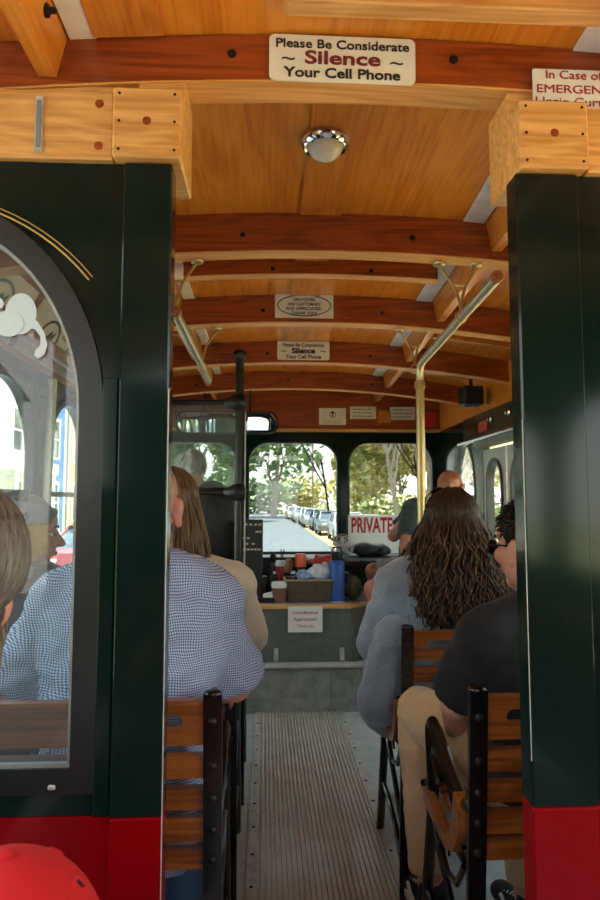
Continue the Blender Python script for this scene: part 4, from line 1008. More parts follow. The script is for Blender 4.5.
def torso(b, hip, neck, yaw, w=1, d=1, e=0, chest=1.0, low=0.06, toneck=True, belly=0, lowflare=0):
    hip = Vector(hip); neck = Vector(neck); up = (neck - hip); L = up.length; u = up / L
    X = Rz(yaw) @ Vector((1, 0, 0)); X = (X - u * X.dot(u)).normalized(); Y = u.cross(X)
    prof = [(-low, .15 + lowflare, .115), (.05, .172, .125), (.22, .158, .118 + belly * .6), (.42, .160, .118 + belly), (.62, .178, .125 * chest), (.78, .186, .118 * chest), (.88, .165, .10), (.95, .115, .078), (1.0, .072, .062)]
    if not toneck: prof = prof[:-1]
    rings = []
    for t, rx, ry in prof:
        c = hip + u * (L * t if t > 0 else t) - Y * (.012 * math.sin(PI * max(0, t)))
        rings.append(b.ell_ring(c, X, Y, rx * w + e, ry * d + e, 28))
    b.loft(rings); return X, Y, u
def person(name, label, hip, neck, head, yaw=0, hyaw=None, hpitch=0, hroll=0, sw=.185, w=1, d=1, skinm='fair', arms=None, legs=None, voxel=.006, hs=1.0,
           top=None, bottom=None, shoes=None, belly=0, grow=0, shoulders=None):
    hyaw = yaw if hyaw is None else hyaw
    hip, neck, head = Vector(hip), Vector(neck), Vector(head)
    t = thing(name, (hip.x, hip.y, max(0, hip.z - .5)), label, 'person')
    Q = head_rot(hyaw, hpitch, hroll); b = MB()
    X, Y, u = torso(b, hip, neck, yaw, w, d, belly=belly)
    SH = {}
    for k, sgn in (('L', -1), ('R', 1)):
        SH[k] = neck + X * sgn * sw - u * .075 if not shoulders else Vector(shoulders[k])
    hb = head + Q @ Vector((0, -.028, -.055)) * hs
    b.capsule(neck - u * .02, hb, .060 * (.5 + .5 * w), .053 * (.5 + .5 * w))
    add_head(b, head, Q, hs)
    arms = arms or {}; legs = legs or {}
    for k in ('L', 'R'):
        a = arms.get(k)
        if a:
            el, wr = Vector(a[0]), Vector(a[1]); b.capsule(SH[k], el, .052 * w, .040 * w); b.capsule(el, wr, .040 * w, .027)
            f = (wr - el).normalized(); add_hand(b, wr, a[2] if len(a) > 2 else f, a[3] if len(a) > 3 else (0, 0, -1), a[4] if len(a) > 4 else .35, .95, thumb_side=(1 if k == 'L' else -1))
        l = legs.get(k)
        if l:
            kn, an = Vector(l[0]), Vector(l[1]); hj = hip + X * (.09 if k == 'R' else -.09) * w
            b.capsule(hj, kn, .085 * w, .056 * w); b.capsule(kn, an, .054 * w, .036); fd = Vector(l[2]) if len(l) > 2 else Rz(yaw) @ Vector((0, 1, 0))
            b.capsule(an + Vector((0, 0, -.03)), an + fd * .13 + Vector((0, 0, -.055)), .034, .028)
    me = fuse(b, voxel, 3)
    # eye sockets
    for v in me.vertices:
        p = Q.transposed() @ (v.co - head) / hs
        if p.y > .03:
            for kx in (-.030, .030):
                r2 = ((p.x - kx) / .017) ** 2 + ((p.z - .002) / .013) ** 2
                if r2 < 1: v.co = v.co - (Q @ Vector((0, 1, 0))) * (.009 * (1 - r2))
    body = link('body', me, t); me.materials.append(SK[skinm])
    eyes(t, head, Q, hs, SK[skinm])
    # clothes
    wr_ = lambda amp, sc: (lambda co, n: .25 * amp + amp * (noise.noise(co * sc + Vector((7, 3, hip.x * 9))) + .5 * noise.noise(Vector((co.x * sc * 2.2, co.y * sc * 2.2, co.z * sc * 4)))))
    if top:
        m, frac, e = top[:3]; opt = top[3] if len(top) > 3 else {}
        b = MB(); torso(b, hip, neck, yaw, w, d, e, low=opt.get('low', .05), toneck=opt.get('neck', True), belly=belly, lowflare=opt.get('flare', 0))
        for k in ('L', 'R'):
            a = arms.get(k); b.ball(SH[k], .062 * w + e)
            b.capsule(neck + X * (.05 if k == 'R' else -.05) - u * .02, SH[k] + u * .012, .045 + e, .052 * w + e)
            if a:
                el, wr2 = Vector(a[0]), Vector(a[1]); r1 = .052 * w + e
                if frac <= 1: b.cone(SH[k], SH[k].lerp(el, frac), r1, (.052 - .012 * frac) * w + e * 1.15 + opt.get('cuff', 0))
                else: b.capsule(SH[k], el, r1, .040 * w + e); b.cone(el, el.lerp(wr2, frac - 1), .040 * w + e, .030 + e)
        me = fuse(b, voxel * 1.15, opt.get('smooth', 4), wr_(opt.get('wr', .008), opt.get('sc', 9)))
        link(opt.get('name', 'shirt'), me, t); me.materials.append(m)
    if bottom:
        m, frac, e = bottom[:3]
        b = MB(); X_, Y_, u_ = X, Y, u
        b.loft([b.ell_ring(hip + u * q, X, Y, rx * w + e + .002, ry * d + e + .002, 24) for q, rx, ry in ((-.075, .15, .12), (.0, .172, .128), (.07, .165, .122))])
        for k in ('L', 'R'):
            l = legs.get(k)
            if not l: continue
            kn, an = Vector(l[0]), Vector(l[1]); hj = hip + X * (.09 if k == 'R' else -.09) * w
            if frac <= 1: b.cone(hj, hj.lerp(kn, frac), .085 * w + e, (.085 - .029 * frac) * w + e * 1.6)
            else: b.capsule(hj, kn, .085 * w + e, .058 * w + e); b.cone(kn, kn.lerp(an, frac - 1), .057 * w + e, .040 + e * 1.7)
            b.ball(hj, .085 * w + e)
        me = fuse(b, voxel * 1.15, 4, wr_(.006, 11)); link('trousers' if frac > 1 else 'shorts', me, t); me.materials.append(m)
    if shoes:
        for k in ('L', 'R'):
            l = legs.get(k)
            if not l: continue
            an = Vector(l[1]); fd = (Vector(l[2]) if len(l) > 2 else Rz(yaw) @ Vector((0, 1, 0))).normalized(); zf = an.z - .085
            sx_ = fd.cross(Vector((0, 0, 1)))
            Qs = Matrix((sx_, fd, Vector((0, 0, 1)))).transposed()
            P = lambda x, y, z: Vector((an.x, an.y, zf)) + Qs @ Vector((x, y, z))
            b = MB(); b.ball(P(0, -.02, .055), (.040, .055, .045), rot=Qs); b.capsule(P(0, .0, .05), P(0, .12, .032), .040, .034); b.ball(P(0, .13, .030), (.044, .055, .028), rot=Qs); b.cone(P(0, -.015, .05), P(0, -.025, .105), .043, .041)
            me = fuse(b, .006, 3); sh = link('shoe', me, t); me.materials.append(shoes)
            b = MB(); o = [(.043 * math.cos(a) * (1.0 if math.sin(a) < 0 else .98), .05 + .135 * math.sin(a)) for a in [2 * PI * i / 28 for i in range(28)]]
            b.loft([[P(x, y, z) for x, y in o] for z in (.001, .024)]); b.obj('sole', M['paper'], sh)
            if shoes is SHOE:
                b = MB()
                for sgn in (-1, 1): b.tube([P(sgn * .040, -.045, .05), P(sgn * .046, .0, .035), P(sgn * .044, .05, .045), P(sgn * .036, .09, .052)], .006, 6)
                for q in range(4): b.tube([P(-.026, .035 + q * .018, .078 - q * .006), P(0, .04 + q * .018, .084 - q * .006), P(.026, .035 + q * .018, .078 - q * .006)], .003, 6)
                b.obj('laces', M['paper'], sh)
    return t, Q
SHOE = plain('black_canvas_shoe', '191B20', .6); WSHOE = plain('white_trainer', 'C9C6C0', .55)

# ---- hair
def hair_long(t, c, Q, mat, zend, env, seed=1, n=420, wav=.012, freq=38, az=125, r=.0042, s=1.0, part=0, front=0):
    """locks that start on the scalp and fall to zend; env(f, az) gives the radius factors (x, y) of the fall"""
    rnd = random.Random(seed); c = Vector(c); b = MB()
    for i in range(n):
        a = R(rnd.uniform(-az, az)); el0 = rnd.uniform(.3, 1.62)
        h = Vector((math.sin(a), -math.cos(a), 0))       # az 0 is straight back
        pts = []; ph = rnd.uniform(0, 6.28); ph2 = rnd.uniform(0, 6.28); lay = rnd.uniform(.86, 1.06); amp = wav * rnd.uniform(.5, 1.4)
        ze = zend + rnd.uniform(-.01, .07) * (1 if rnd.random() < .8 else 2.2)
        e = el0
        while e > 0:
            rr = Vector((.090 * math.cos(e) * h.x, .107 * math.cos(e) * h.y - .018, .030 + .099 * math.sin(e))) * s * (1 + .03 * lay)
            pts.append(c + Q @ (rr * (1 + .07 * (lay - .86) + .012 * math.sin(e * 9 + ph)))); e -= .12
        base = Vector((.090 * h.x, .107 * h.y - .018, .03)) * s * (1.03 + .07 * (lay - .86))
        p0 = c + Q @ base; z0 = p0.z; L = max(.02, z0 - ze); k = max(4, int(L / .018)); hw = Q @ h; hw.z = 0; hw.normalize()
        cx = c + Q @ Vector((0, -.018, 0)) * s
        for j in range(1, k + 1):
            f = j / k; ex, ey = env(f, a); z = z0 - L * f
            q = Vector((cx.x, cx.y, z)) + (Q @ Vector((.086 * h.x * ex, .104 * h.y * ey, 0))) * lay * s
            q.z = z
            q += Vector((math.sin(z * freq + ph), math.cos(z * freq * .9 + ph2), 0)) * amp * min(1, f * 2.5)
            pts.append(q)
        rr = [r * (.5 + .9 * math.sin(PI * min(1, .15 + .8 * j / len(pts)))) for j in range(len(pts))]; rr[-1] = .0008
        b.tube(pts, rr, 5, cap=False)
    b.obj('hair', mat, t, recalc=False, ang=180)
def hair_core(t, c, Q, mat, zend, env, s=1.0, lift=1.0, a0=-115, a1=115):
    """solid inner volume beneath the locks"""
    c = Vector(c); b = MB(); b.ball(c + Q @ (Vector((0, -.022, .035)) * s), (.083 * s, .098 * s, .088 * s), rot=Q, seg=24, rings=16)
    cx = c + Q @ Vector((0, -.03, 0)) * s; z0 = c.z + .03
    rings = []
    for j in range(9):
        f = j / 8; z = z0 + (zend + .03 - z0) * f; ex, ey = env(f, 0)
        ring = []
        for i in range(24):
            a = 2 * PI * i / 24; hx, hy = math.sin(a), -math.cos(a)
            yy = .090 * hy * ey if hy < 0 else .018 * hy
            ring.append(Vector((cx.x, cx.y, z)) + Q @ Vector((.078 * hx * ex * s, yy * s, 0)))
        for q in ring: q.z = z
        rings.append(ring)
    b.loft(rings); me = fuse(b, .009, 4, lambda co, n: .006 * noise.noise(Vector((co.x * 40, co.y * 40, co.z * 6)))); link('hair_mass', me, t); me.materials.append(mat)
def hair_short(t, c, Q, mat, L=.022, n=900, seed=1, s=1.0, top=1.12, low=-.03, r=.0013, back=1, yfront=.06, spike=0, shell=1.0):
    rnd = random.Random(seed); c = Vector(c); b = MB(); g = bmesh.new(); bmesh.ops.create_icosphere(g, subdivisions=5, radius=1)
    def R3(v): return Vector((v.x * .079, v.y * .100 - .018, v.z * .089 + .033)) * s * shell
    for v in g.verts: v.co = R3(v.co)
    kill = [v for v in g.verts if v.co.z < (low + max(0, v.co.y) * 1.4 + .015 * abs(v.co.x) / .08) * s or (v.co.y > yfront * s and v.co.z < .075 * s)]
    bmesh.ops.delete(g, geom=kill, context='VERTS')
    pts = [v.co.copy() for v in g.verts]
    for v in g.verts: v.co = c + Q @ (v.co * (1 + .02 * noise.noise(v.co * 60)))
    b._merge(g)
    for i in range(n):
        p = rnd.choice(pts); nn = (p - Vector((0, -.018, .02))).normalized(); d = (nn * (.35 + spike) + Vector((rnd.uniform(-.3, .3), -.25 + rnd.uniform(-.3, .3), -.55 * (1 - spike) + rnd.uniform(-.2, .3)))).normalized()
        l = L * rnd.uniform(.5, 1.2)
        p0 = c + Q @ p; p1 = c + Q @ (p + d * l * .55); p2 = c + Q @ (p + d * l + Vector((0, 0, -.15 * l)))
        b.tube([p0, p1, p2], [r, r * .8, r * .2], 4, cap=False)
    b.obj('hair', mat, t, recalc=False, ang=180)
def glasses(t, c, Q, mat, lens=None, up=0, yo=0, s=1.0):
    c = Vector(c); P = lambda x, y, z: c + Q @ (Vector((x, y + yo, z + up)) * s)
    b = MB()
    for k in (-1, 1):
        b.tube([P(k * .032 + .024 * math.cos(a), .103 - .008 * abs(math.cos(a)) * (k * math.cos(a) > 0), -.002 + .019 * math.sin(a)) for a in [2 * PI * i / 18 for i in range(19)]], .0022, 6)
        b.tube([P(k * .056, .094, .004), P(k * .078, .06, .006), P(k * .085, -.005, .004), P(k * .083, -.03, -.008)], .0024, 6)
    b.tube([P(-.009, .106, .002), P(0, .109, .004), P(.009, .106, .002)], .002, 6)
    g = b.obj('glasses', mat, t)
    if lens:
        for k in (-1, 1):
            b = MB(); b.loft([[P(k * .032 + .0225 * math.cos(a), y - .004 * (k * math.cos(a) > 0), -.002 + .0175 * math.sin(a)) for a in [2 * PI * i / 18 for i in range(18)]] for y in (.101, .1025)]); b.obj('lens', lens, g)

# ---- 1 blue check shirt, left seat
hc = Vector((-.298, 1.60, 1.238))
t, Q = person('person', 'person in a blue checked shirt on the nearest left seat, seen from behind', hip=(-.325, 1.60, .575), neck=(-.300, 1.585, 1.100), head=hc, yaw=R(-2), hpitch=R(-4),
    sw=.190, w=1.12, d=1.0, skinm='pink', belly=.03, hs=1.04,
    shoulders={'L': (-.475, 1.60, 1.01), 'R': (-.145, 1.59, 1.005)},
    arms={'L': ((-.60, 1.62, .80), (-.47, 1.90, .73)), 'R': ((-.078, 1.66, .80), (-.15, 1.92, .70))},
    legs={'L': ((-.42, 2.0, .56), (-.42, 1.96, .11)), 'R': ((-.20, 2.0, .56), (-.23, 1.93, .11))},
    top=(gingham('blue_check_cloth', 'C3CCDF', '3A4870', .0058), .93, .022, {'wr': .015, 'low': .13, 'sc': 9, 'cuff': .012, 'smooth': 2}), bottom=(fabric('blue_denim', '3F5E80'), 1.95, .008), shoes=WSHOE)
hair_short(t, hc, Q, hairmat('grey_stubble', 'A97E6E', 'C2937F'), L=.006, n=500, low=.0, s=1.04, r=.0008, shell=1.0)
# shirt collar
b = MB(); b.lathe((-.300, 1.575, 1.085), [(.082, 0), (.078, .022), (.070, .034), (.066, .030), (.070, .01)], (0, -.15, 1), 28); b.obj('collar', bpy.data.materials['blue_check_cloth'], t)

# ---- 2 beige sweater, long straight hair
hc = Vector((-.335, 2.30, 1.235))
t, Q = person('person', 'person with long straight brown hair and a beige sweater on the second left seat', hip=(-.30, 2.30, .56), neck=(-.30, 2.27, 1.035), head=hc, yaw=0, hyaw=R(12), hroll=R(-4), sw=.19, w=.98, skinm='fair',
    arms={'L': ((-.53, 2.36, .78), (-.42, 2.60, .66)), 'R': ((-.055, 2.36, .775), (-.16, 2.60, .66))}, legs={'L': ((-.40, 2.68, .55), (-.40, 2.70, .10)), 'R': ((-.2, 2.68, .55), (-.2, 2.70, .10))},
    top=(fabric('beige_knit', 'D2C4AE', scale=90, bumps=.5), 1.95, .022, {'name': 'sweater', 'wr': .008}), bottom=(fabric('black_trousers_cloth', '1E2024'), 1.95, .008), shoes=SHOE)
env = lambda f, a: (1.02 + .55 * f, 1.02 + .62 * f)
hm = hairmat('straight_brown_hair', '3E2C1E', '8A6A48')
hair_core(t, hc, Q, hm, 1.03, env); hair_long(t, hc, Q, hm, 1.0, env, seed=4, n=320, wav=.004, freq=22, r=.0042)

# ---- 3 window-side passenger with grey hat, in profile
hc = Vector((-.785, 2.20, 1.15))
t, Q = person('person', 'person in a grey knit hat and dark coat by the left windows, in profile', hip=(-.80, 2.26, .55), neck=(-.79, 2.25, 1.01), head=hc, yaw=R(-25), hyaw=R(-72), hpitch=R(-6), sw=.17, w=.92, skinm='fair',
    arms={'L': ((-.92, 2.44, .76), (-.78, 2.60, .66)), 'R': ((-.66, 2.40, .74), (-.70, 2.60, .66))}, legs={'L': ((-.86, 2.62, .55), (-.86, 2.70, .10)), 'R': ((-.70, 2.62, .55), (-.70, 2.70, .10))},
    top=(fabric('dark_coat_cloth', '3B3635', scale=30), 1.95, .022, {'name': 'coat', 'wr': .008}), bottom=(fabric('dark_grey_trousers_cloth', '2A2C30'), 1.95, .008), shoes=SHOE)
hm = hairmat('dark_brown_hair', '1A1210', '43322A')
hair_long(t, hc, Q, hm, .97, lambda f, a: (1.0 + .1 * f, 1.0 + .05 * f), seed=8, n=170, wav=.006, az=95, r=.0042)
g = MB(); g.ball(hc + Q @ Vector((0, -.028, .050)), (.084, .102, .080), rot=Q, seg=28, rings=18)
for f, rr in ((.0, .004), (.018, .004), (.036, .003)): g.tube([hc + Q @ (Vector((.082 * math.cos(a), -.026 + .100 * math.sin(a), .052 + f - .012 * math.sin(a)))) for a in [2 * PI * i / 32 for i in range(33)]], .012, 8)
me = fuse(g, .008, 3); bm_ = bmesh.new(); bm_.from_mesh(me); bmesh.ops.delete(bm_, geom=[v for v in bm_.verts if (Q.transposed() @ (v.co - hc)).z < .022 + .10 * (Q.transposed() @ (v.co - hc)).y], context='VERTS'); bm_.to_mesh(me); bm_.free()
link('knit_hat', me, t); me.materials.append(fabric('grey_knit', '77787C', scale=120, bumps=.7))
b = MB(); b.lathe((-.785, 2.245, .985), [(.085, 0), (.092, .02), (.085, .045), (.072, .06), (.06, .055)], (0, -.0, 1), 28); me = fuse(b, .008, 3, lambda co, n: .008 * noise.noise(co * 22)); link('scarf', me, t); me.materials.append(fabric('pale_blue_scarf_cloth', 'B9C6D2'))

# ---- 4 driver
hc = at(193, 468, 4.60)
t, Q = person('person', 'driver with white hair in dark clothes seated ahead of the clear panel', hip=(-.44, 4.60, .86), neck=(-.47, 4.58, 1.33), head=hc, yaw=0, hyaw=R(8), hpitch=R(-3), sw=.19, w=1.08, skinm='pink', voxel=.008,
    arms={'L': ((-.72, 4.70, 1.03), (-.56, 4.86, 1.02)), 'R': ((-.19, 4.68, 1.05), (-.25, 4.85, 1.02))}, legs={'L': ((-.52, 4.95, .80), (-.52, 4.88, .36)), 'R': ((-.33, 4.93, .80), (-.33, 4.86, .36))},
    top=(fabric('navy_jacket_cloth', '15191F'), 1.95, .02, {'name': 'jacket'}), bottom=(fabric('navy_trousers_cloth', '14161C'), 1.9, .008), shoes=SHOE)
hair_short(t, hc, Q, hairmat('white_hair', '8C8780', 'CFCAC2'), L=.03, n=700, low=-.055, r=.002, shell=1.04)
b = MB()
hair = None

# ---- 5 leaning man at the front right, facing back
hc = at(450, 489, 4.14)
t, Q = person('person', 'balding person in a teal shirt and grey shorts sitting sideways beyond the brass pole', hip=(.99, 4.22, .775), neck=(1.03, 4.20, 1.21), head=hc, yaw=R(105), hyaw=R(140), hpitch=R(-14), hroll=R(8), sw=.19, w=1.05, skinm='tan', voxel=.007,
    arms={'L': ((.85, 3.96, .97), (.93, 4.02, .80)), 'R': ((.86, 4.40, 1.02), (.92, 4.20, 1.16), (.35, -.1, .35), (.3, .5, 0), .9)}, shoulders={'L': (.925, 4.06, 1.195), 'R': (1.0, 4.38, 1.17)},
    legs={'L': ((.655, 4.03, .715), (.76, 4.07, .36), (-.2, -1, 0)), 'R': ((.71, 4.33, .79), (.80, 4.36, .37), (-.1, .99, 0))},
    top=(fabric('dark_teal_cloth', '3A4E52', var=.25), .72, .018, {'cuff': .01, 'wr': .01}), bottom=(fabric('grey_shorts_cloth', '828D96', var=.2), .90, .014), shoes=WSHOE)
glasses(t, hc, Q, M['black'], None)

# ---- 6 woman with long curly hair
hc = Vector((.660, 2.31, 1.165))
t, Q = person('person', 'person with very long dark curly hair and a fluffy grey blue sweater', hip=(.66, 2.30, .56), neck=(.655, 2.28, 1.03), head=hc, yaw=R(4), hyaw=R(-8), sw=.18, w=1.05, d=1.0, skinm='fair',
    arms={'L': ((.405, 2.36, .76), (.50, 2.62, .66)), 'R': ((.90, 2.36, .76), (.82, 2.6, .66))}, legs={'L': ((.58, 2.70, .56), (.62, 2.74, .10)), 'R': ((.78, 2.70, .56), (.78, 2.74, .10))},
    top=(fabric('fluffy_grey_blue_knit', '78848F', var=.28, scale=110, bumps=1.0, sheen=.6), 1.95, .034, {'name': 'sweater', 'wr': .016, 'sc': 7}), bottom=(fabric('blue_jeans_cloth', '46576B'), 1.95, .01), shoes=WSHOE)
b = MB()   # long sweater hem hanging over the seat edge
b.capsule((.43, 2.22, .80), (.405, 2.30, .56), .075, .085); b.capsule((.405, 2.30, .56), (.425, 2.36, .47), .085, .05); b.capsule((.43, 2.45, .66), (.405, 2.33, .52), .07, .07)
me = fuse(b, .008, 5, lambda co, n: .014 * noise.noise(co * 9) + .006 * noise.noise(co * 25)); link('sweater_hem', me, t); me.materials.append(bpy.data.materials['fluffy_grey_blue_knit'])
env = lambda f, a: (1.06 + 1.12 * min(1, f * 1.25), 1.05 + 1.0 * min(1, f * 1.5))
hm = hairmat('dark_curly_hair', '160E0A', '463023', 1)
hm2 = hairmat('auburn_curly_hair', '3A2719', '7A583A', 1)
hair_core(t, hc, Q, hm, .86, env)
hair_long(t, hc, Q, hm, .84, env, seed=11, n=1150, wav=.011, freq=62, r=.0033, az=118)
hair_long(t, hc, Q, hm2, .86, lambda f, a: tuple(q * 1.03 for q in env(f, a)), seed=13, n=260, wav=.014, freq=66, r=.0020, az=118)
Qg = Q @ Matrix.Rotation(R(38), 3, 'X')
glasses(t, hc + Q @ Vector((0, -.012, .055)), Qg, plain('brown_sunglass_frame', '3B1D17', .25), plain('dark_lens', '120E0E', .08), s=1.10)

# ---- 7 man in black, right near seat
hc = Vector((.676, 1.64, 1.137))
t, Q = person('person', 'person in a black tee shirt and khaki trousers on the nearest right seat', hip=(.73, 1.61, .57), neck=(.715, 1.60, 1.0), head=hc, yaw=R(8), hyaw=R(28), hpitch=R(-3), sw=.185, w=1.08, d=1.05, skinm='fair',
    arms={'L': ((.480, 1.66, .745), (.515, 1.80, .62), (0, .8, -.5), (.3, 0, -1)), 'R': ((.90, 1.70, .76), (.78, 1.92, .68))},
    legs={'L': ((.470, 2.02, .612), (.488, 2.00, .115), (-.15, 1, 0)), 'R': ((.78, 2.0, .56), (.76, 1.95, .10))},
    top=(fabric('black_cotton', '131417', var=.1, scale=80, bumps=.1, sheen=.05), .85, .018, {'cuff': .012}), bottom=(fabric('khaki_cloth', 'CBA67C', var=.1), 1.90, .010), shoes=SHOE)
hair_short(t, hc, Q, hairmat('dark_cropped_hair', '15100E', '3A2D26'), L=.015, n=2200, low=-.030, r=.0016, shell=1.05, spike=.25)
glasses(t, hc, Q, plain('black_glasses_frame', '141010', .25), plain('tinted_lens', '2A2426', .06))

# ---- 8 grey haired person in the foreground
hc = Vector((-.402, .81, 1.150))
t, Q = person('person', 'grey haired person in the left foreground, back of the head cut by the photo edge', hip=(-.80, .74, .56), neck=(-.535, .77, .965), head=hc, yaw=R(-8), hyaw=R(20), hroll=R(22), sw=.17, w=.92, skinm='pink',
    shoulders={'L': (-.78, .76, .90), 'R': (-.50, .80, .86)},
    arms={'L': ((-.86, .82, .68), (-.78, 1.0, .60)), 'R': ((-.55, .86, .64), (-.60, 1.0, .56))}, legs={'L': ((-.86, 1.00, .56), (-.86, .94, .10)), 'R': ((-.68, 1.0, .56), (-.68, .94, .10))},
    top=(fabric('grey_fleece', '5C5F63'), 1.95, .016, {'name': 'jacket'}), bottom=(fabric('brown_trousers_cloth', '3B332C'), 1.9, .008), shoes=SHOE)
hm = hairmat('grey_blond_hair', '3F3A36', '7F776E')
hair_core(t, hc, Q, hm, 1.08, lambda f, a: (1.0 - .1 * f, 1.0 - .25 * f)); hair_long(t, hc, Q, hm, 1.055, lambda f, a: (1.02 - .1 * f, 1.02 - .3 * f), seed=21, n=700, wav=.006, freq=50, az=145, r=.0026)

# ---- 9 child with a red cap
hc = Vector((-.250, .66, .800))
t, Q = person('person', 'person in a bright red cap in the lower left corner', hip=(-.26, .67, .29), neck=(-.255, .66, .66), head=hc, yaw=R(0), hyaw=R(35), sw=.13, w=.72, d=.8, skinm='fair', hs=.92,
    arms={'L': ((-.40, .69, .47), (-.36, .83, .38)), 'R': ((-.11, .69, .47), (-.14, .83, .38))}, legs={'L': ((-.32, .93, .30), (-.32, .95, .09)), 'R': ((-.19, .93, .30), (-.19, .95, .09))},
    top=(fabric('red_hoodie_cloth', 'A81216'), 1.9, .012, {'name': 'jacket'}), bottom=(fabric('child_jeans_cloth', '34465E'), 1.9, .008), shoes=WSHOE)
capm = fabric('bright_red_cap_cloth', 'B80104', var=.05, bumps=.1, sheen=0)
g = bmesh.new(); bmesh.ops.create_uvsphere(g, u_segments=48, v_segments=32, radius=1)
for v in g.verts:
    f = max(0, v.co.z)
    v.co = Vector((v.co.x * .096, v.co.y * .102 - .012, v.co.z * .108 + .012))
bmesh.ops.delete(g, geom=[v for v in g.verts if v.co.z < .008], context='VERTS')

def cap_pos(px, py, Y):
    return at(px, py, Y)
for v in g.verts: v.co = hc + Q @ v.co
bb = MB(); bb._merge(g)
# thicken
n0 = list(bb.bm.faces)
bmesh.ops.solidify(bb.bm, geom=n0, thickness=.003)
cp = bb.obj('cap', capm, t)
# raised stitched eyelets with dark centres, six around the crown
for k in range(6):
    a = R(30 + 60 * k); el = R(46); dirl = Vector((math.cos(el) * math.cos(a), math.cos(el) * math.sin(a), math.sin(el)))
    p = hc + Q @ Vector((dirl.x * .096, dirl.y * .102 - .012, dirl.z * .108 + .012)); nn = (Q @ Vector((dirl.x / .099, dirl.y / .105, dirl.z / .112))).normalized()
    b = MB(); b.lathe(p, [(.010, -.001), (.0085, .0022), (.0065, .0030), (.0045, .0015)], nn, 16, cap=False); e = b.obj('eyelet', capm, cp)
    b = MB(); b.lathe(p, [(.0052, .0006), (.0050, .0012), (.0003, .0013)], nn, 14); b.obj('eyelet_hole', M['black'], e)
b = MB(); b.lathe(hc + Q @ Vector((0, -.012, .120)), [(.008, 0), (.007, .004), (.001, .006)]); b.obj('button', capm, cp)
b = MB(); pts = []
for y0_, z_ in ((.085, .02), (.165, .004)):
    pass
vis = [[hc + Q @ Vector((x * (1 - .25 * u), .075 + .085 * u - 3.0 * x * x * (1), .016 - .02 * u - 2.2 * x * x + dz)) for x in [-.07 + .14 * i / 12 for i in range(13)]] for u, dz in ((0, 0), (.5, 0), (1, 0))]
bmv = bmesh.new(); rows = [[bmv.verts.new(p) for p in r_] for r_ in vis]
for r0, r1 in zip(rows, rows[1:]):
    for i in range(12): bmv.faces.new((r0[i], r0[i + 1], r1[i + 1], r1[i]))
bmesh.ops.solidify(bmv, geom=list(bmv.faces), thickness=.003); b._merge(bmv); b.obj('visor', capm, cp)
# ---------------------------------------------------------------- outside: street, verge, houses, trees, parked cars
GZ = -.78
def flat(name, x0, x1, y0, y1, mat, dz=0, th=.05):
    b = MB(); b.box(x0, x1, y0, y1, GZ - th + dz, GZ + dz); return struct(b.obj(name, mat))
flat('ground', -120, 120, -60, 260, plain('dry_grass', '8C8F5E', .9, var=.25, scale=2), -.02)
flat('road', -5.2, 2.9, -60, 200, plain('pale_asphalt', '4B535B', .8, var=.08, scale=6), 0, .03)
flat('sidewalk', -8.2, -5.25, -60, 200, plain('concrete_walk', '8F8F8A', .85, var=.06), .06)
flat('verge', 2.95, 7.4, -60, 200, plain('sandy_verge', 'A8936A', .95, var=.15, scale=3), .01)
flat('kerb', -5.34, -5.22, -60, 200, plain('granite_kerb', 'A9AAA7', .8), .09)
LEAF = {}
def leafmat(nm, a, c):
    t = NT(nm); b = t.bsdf(Roughness=.6); b.inputs['Transmission Weight'].default_value = 0
    t.l(t.ramp(t.noise(t.coord(), 3.2, 4, .7), [(.3, a), (.7, c)]), b.inputs['Base Color']); return t.m
LEAF['green'] = leafmat('green_leaves', '56704A', '93AA80'); LEAF['yellow'] = leafmat('yellow_leaves', '9C9150', 'CFC68A'); LEAF['olive'] = leafmat('olive_leaves', '66733F', 'A9AC6B')
BARK = plain('grey_bark', '8A8279', .9, var=.2)
def crown_mesh(seed, R0, H0, n, leaf):
    rnd = random.Random(seed); b = bmesh.new()
    blobs = [(Vector((rnd.uniform(-.5, .5) * R0, rnd.uniform(-.5, .5) * R0, rnd.uniform(.25, .85) * H0)), rnd.uniform(.35, .6) * R0) for _ in range(9)]
    for i in range(n):
        c, r = rnd.choice(blobs); d = Vector((rnd.gauss(0, 1), rnd.gauss(0, 1), rnd.gauss(0, 1))).normalized(); p = c + Vector((d.x, d.y, d.z * .85)) * r * (rnd.random() ** .35)
        x = Vector((rnd.gauss(0, 1), rnd.gauss(0, 1), rnd.gauss(0, .6))).normalized(); y = x.cross(Vector((rnd.gauss(0, 1), rnd.gauss(0, 1), 1))).normalized(); s = leaf * rnd.uniform(.6, 1.3)
        b.faces.new([b.verts.new(p + x * s), b.verts.new(p + y * s * .6), b.verts.new(p - x * s), b.verts.new(p - y * s * .6)])
    me = bpy.data.meshes.new('foliage'); b.to_mesh(me); b.free(); return me
def trunk_mesh(seed, h, r, branches, spread, depth=3):
    rnd = random.Random(seed); b = MB()
    def grow(p, d, L, r, k):
        pts = [p]; q = p.copy(); dd = d.copy(); n = 5
        for i in range(n):
            dd = (dd + Vector((rnd.uniform(-.12, .12), rnd.uniform(-.12, .12), .05))).normalized(); q = q + dd * L / n; pts.append(q.copy())
        b.tube(pts, [r * (1 - .5 * i / n) for i in range(n + 1)], 6)
        if k > 0:
            for _ in range(branches):
                i = rnd.randint(2, n); ax = Vector((rnd.gauss(0, 1), rnd.gauss(0, 1), 0)).normalized(); grow(pts[i], (dd + ax * spread + Vector((0, 0, .35))).normalized(), L * rnd.uniform(.5, .72), r * .5, k - 1)
    grow(Vector((0, 0, 0)), Vector((0, 0, 1)), h, r, depth); return b.mesh('trunk', BARK)
CR = [crown_mesh(s, 3.6, 7.5, 2600, .30) for s in (1, 2, 3)]
TR = trunk_mesh(5, 3.4, .22, 3, .7, 2)
